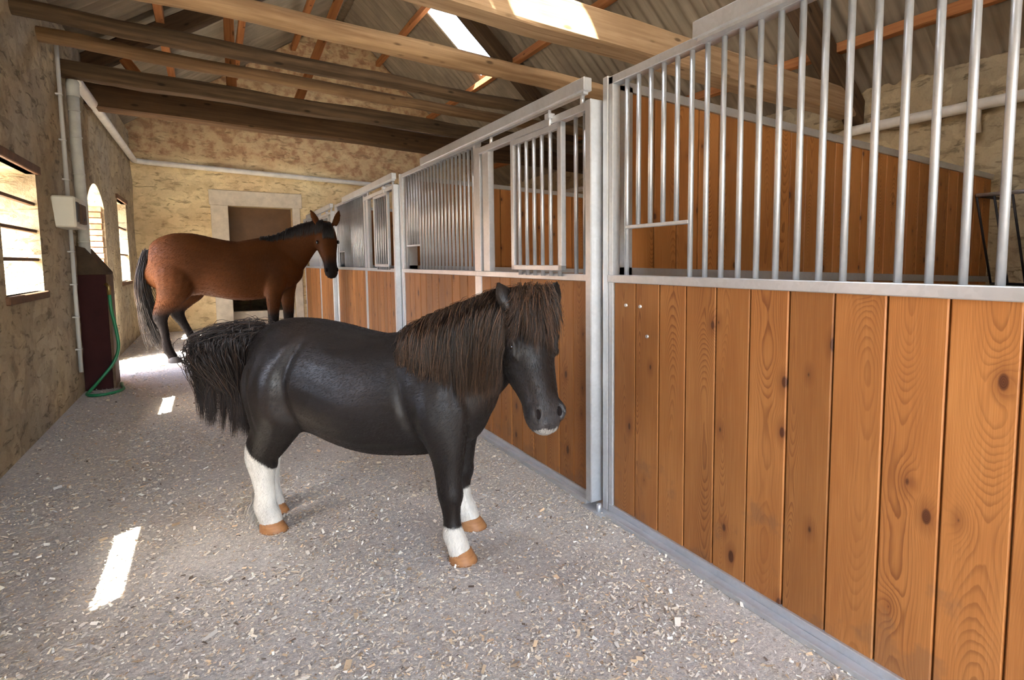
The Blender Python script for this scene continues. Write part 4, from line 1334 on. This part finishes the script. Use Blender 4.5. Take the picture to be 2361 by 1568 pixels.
# short fuzz over the dock
nz_ = 450
u = rng.uniform(0, 1, nz_)
root = curve_at(dock, u) + rng.normal(0, 0.015, (nz_, 3))
dirs = np.stack([rng.normal(-0.75, 0.3, nz_), rng.normal(0, 0.4, nz_), rng.normal(0.25, 0.35, nz_)], 1)
ln = rng.uniform(0.04, 0.09, nz_)[:, None]
lines = np.stack([root + dirs * ln * t_ + np.array([0, 0, -0.05]) * t_ ** 2 for t_ in np.linspace(0, 1, 7)], 1)
strands('dock_hair', lines, hair_tints(nz_, (0.010, 0.007, 0.006), (0.09, 0.045, 0.025), 0.3), rng.uniform(0.0007, 0.0014, nz_), pony, HAIR)

# ---- bay horse
bay = empty('horse', (-0.383, 8.875, 0.0), math.radians(-10))
tag(bay, 'tall brown bay horse with black legs and mane, head turned to the camera', 'horse')
bm = bmesh.new()
tb = [(-.275, 1.34, 1.08, .07), (-.235, 1.45, .95, .17), (-.13, 1.555, .86, .25), (.02, 1.62, .82, .285), (.18, 1.63, .83, .29), (.36, 1.585, .83, .285), (.55, 1.545, .79, .295), (.73, 1.535, .755, .30), (.90, 1.565, .765, .28), (1.05, 1.585, .79, .25), (1.20, 1.52, .83, .225), (1.34, 1.38, .90, .18), (1.43, 1.25, 1.0, .11), (1.46, 1.18, 1.06, .06)]
organ(bm, [(x, 0, (t_ + b) / 2, (t_ - b) / 2, w) for x, t_, b, w in tb], (0, 0, 1), 4, 28, egg=0.05)
organ(bm, [(1.00, 0, 1.22, .30, .20), (1.16, 0, 1.28, .32, .19), (1.32, -.005, 1.40, .27, .15), (1.46, -.03, 1.52, .215, .12), (1.60, -.08, 1.62, .17, .105), (1.72, -.14, 1.67, .14, .09)], (-0.6, 0, 0.8), 4, 22)
BP0, BP1, BHV = (1.785, -.22, 1.775), (1.84, -.40, 1.08), (0.22, -0.975, 0)
ba, bd, bl = add_head(bm, BP0, BP1, BHV, [(-.04, .06, .07), (.03, .12, .11), (.12, .155, .13), (.23, .170, .135), (.33, .145, .115), (.43, .110, .094), (.53, .090, .080), (.62, .084, .084), (.68, .070, .076), (.72, .035, .045)], 0.20, 0.046, 0.115, -0.02, 0.38)
leg(bm, [(.06, -.13, 1.32, .25, .13), (.05, -.16, 1.10, .25, .15), (.02, -.165, .93, .20, .125), (-.05, -.155, .78, .135, .09), (-.12, -.145, .66, .095, .062), (-.145, -.138, .565, .082, .052), (-.125, -.134, .46, .056, .043), (-.105, -.132, .30, .048, .038), (-.095, -.131, .185, .058, .048), (-.06, -.13, .11, .052, .046), (-.04, -.13, .05, .055, .05)])
leg(bm, [(.08, .13, 1.30, .24, .13), (.12, .16, 1.08, .25, .15), (.12, .165, .92, .19, .125), (.04, .155, .78, .13, .09), (-.02, .145, .67, .092, .062), (-.025, .14, .59, .08, .052), (.02, .138, .49, .056, .043), (.09, .136, .34, .048, .038), (.145, .135, .22, .058, .048), (.135, .134, .13, .05, .046), (.105, .134, .05, .052, .05)])
leg(bm, [(1.12, -.13, 1.15, .20, .11), (1.12, -.15, .98, .16, .11), (1.11, -.155, .84, .105, .085), (1.10, -.155, .68, .078, .065), (1.095, -.155, .54, .066, .058), (1.095, -.155, .48, .062, .056), (1.09, -.155, .38, .046, .042), (1.09, -.155, .26, .042, .038), (1.095, -.155, .17, .054, .048), (1.12, -.155, .10, .05, .046), (1.14, -.155, .05, .052, .05)])
leg(bm, [(1.18, .13, 1.15, .19, .11), (1.22, .15, .98, .16, .11), (1.24, .155, .84, .105, .085), (1.25, .155, .68, .078, .065), (1.25, .155, .54, .066, .058), (1.25, .155, .48, .062, .056), (1.25, .155, .38, .046, .042), (1.25, .155, .26, .042, .038), (1.255, .155, .17, .054, .048), (1.28, .155, .10, .05, .046), (1.30, .155, .05, .052, .05)])
bme = bake_remesh(bm, 0.014, 7, 'bay_body')
def bay_coat(co):
    n = len(co); x, y, z = co[:, 0], co[:, 1], co[:, 2]
    nz = np.array([mnoise.noise(Vector((a * 5, b * 5, c * 5))) for a, b, c in co])
    base = np.tile(np.array([0.078, 0.025, 0.006]), (n, 1)) * (1 + 0.2 * nz[:, None])
    black = np.array([0.012, 0.009, 0.008])
    lim = np.where(x > 0.8, 0.70, 0.74) + nz * 0.04
    lb = np.clip((lim - z) / 0.14, 0, 1)[:, None]
    base = base * (1 - lb) + black * lb
    s_ = (co - np.array(BP0)) @ np.array(ba)
    isH = (x > 1.58) & (y < -0.08)
    mz = (np.clip((s_ - 0.42) / 0.14, 0, 1) * isH)[:, None]
    return base * (1 - mz) + black * mz
coat_color(bme, bay_coat)
link('body', bme, COAT_B, bay)
short_coat('short_coat', bme, 22000, lambda p: np.where((p[:, 2:3] < 0.8), np.array([[-0.2, 0, -1.0]]), np.array([[-1.0, 0, -0.5]])), bay, 0.03, 0.0014, (0.8, 1.25), HAIR_B)
BHOOF = m_simple('dark_hoof', (0.05, 0.045, 0.042), 0.6, 0, 0.2, 20, 0.1)
for (x, y, yw) in ((-.02, -.13, 0.0), (.12, .134, 0.0), (1.165, -.155, 0.0), (1.325, .155, 0.0)):
    hoof(bay, x, y, yw, .078, .064, 0.075, BHOOF)
bq = Matrix((ba, bl, bd)).transposed().to_quaternion()
for sg in (-1, 1):
    ellipsoid('eye', bay, EYE, Vector(BP0) + ba * .235 + bl * (sg * .133) - bd * .075, (.027, .016, .022), bq)
    ellipsoid('nostril', bay, NOSTRIL, Vector(BP0) + ba * .63 + bl * (sg * .068) - bd * .03, (.030, .014, .018), bq)
crest = catmull([(0.98, 0, 1.585), (1.10, 0, 1.60), (1.22, 0, 1.64), (1.34, -.02, 1.71), (1.48, -.06, 1.765), (1.62, -.12, 1.805), (1.74, -.19, 1.815)], 6)
nm = 900
u = rng.uniform(0, 1, nm)
root = curve_at(crest, u) + rng.normal(0, 0.008, (nm, 3))
lines = np.zeros((nm, K, 3)); L_ = rng.uniform(0.10, 0.19, nm)
for k, t_ in enumerate(tt):
    lines[:, k] = root + np.stack([-0.02 * t_ + 0 * u, -(0.10 * (1 - np.exp(-t_ * 4))) + 0 * u, -L_ * t_ ** 1.2 + 0.02 * math.sin(min(t_ * 6, math.pi))], 1)
strands('mane', lines, hair_tints(nm, (0.008, 0.006, 0.006), (0.03, 0.018, 0.012), 0.2), rng.uniform(0.003, 0.006, nm), bay, HAIR)
nfk = 250
A3, D3, L3 = np.array(ba), np.array(bd), np.array(bl)
sp = rng.uniform(-1, 1, nfk)
root = np.array(BP0) + A3 * rng.uniform(-.03, .02, nfk)[:, None] + L3 * (sp * 0.05)[:, None] - D3 * rng.uniform(0, .04, nfk)[:, None]
lines = np.stack([root + A3 * (0.20 * t_) + L3 * (sp * 0.03 * t_)[:, None] + D3 * (0.03 * math.sin(min(t_ * 3, math.pi)) + 0.01) for t_ in tt], 1)
strands('forelock', lines, hair_tints(nfk, (0.008, 0.006, 0.006), (0.03, 0.018, 0.012), 0.2), rng.uniform(0.003, 0.005, nfk), bay, HAIR)
nt_ = 900
root = np.array([-0.27, 0, 1.38]) + rng.normal(0, 0.02, (nt_, 3))
ex = rng.normal(-0.22, 0.05, nt_); ey = rng.normal(-0.02, 0.05, nt_); ez = rng.uniform(0.14, 0.6, nt_)
lines = np.zeros((nt_, K2, 3))
for k, t_ in enumerate(tt2):
    bw = math.sin(math.pi * min(1, t_)) ** 0.7
    lines[:, k] = np.stack([root[:, 0] + (ex - root[:, 0]) * t_ - 0.085 * bw, root[:, 1] + (ey - root[:, 1]) * bw, root[:, 2] + (ez - root[:, 2]) * t_], 1)
strands('tail', lines, hair_tints(nt_, (0.008, 0.006, 0.006), (0.04, 0.03, 0.022), 0.2), rng.uniform(0.003, 0.006, nt_), bay, HAIR)
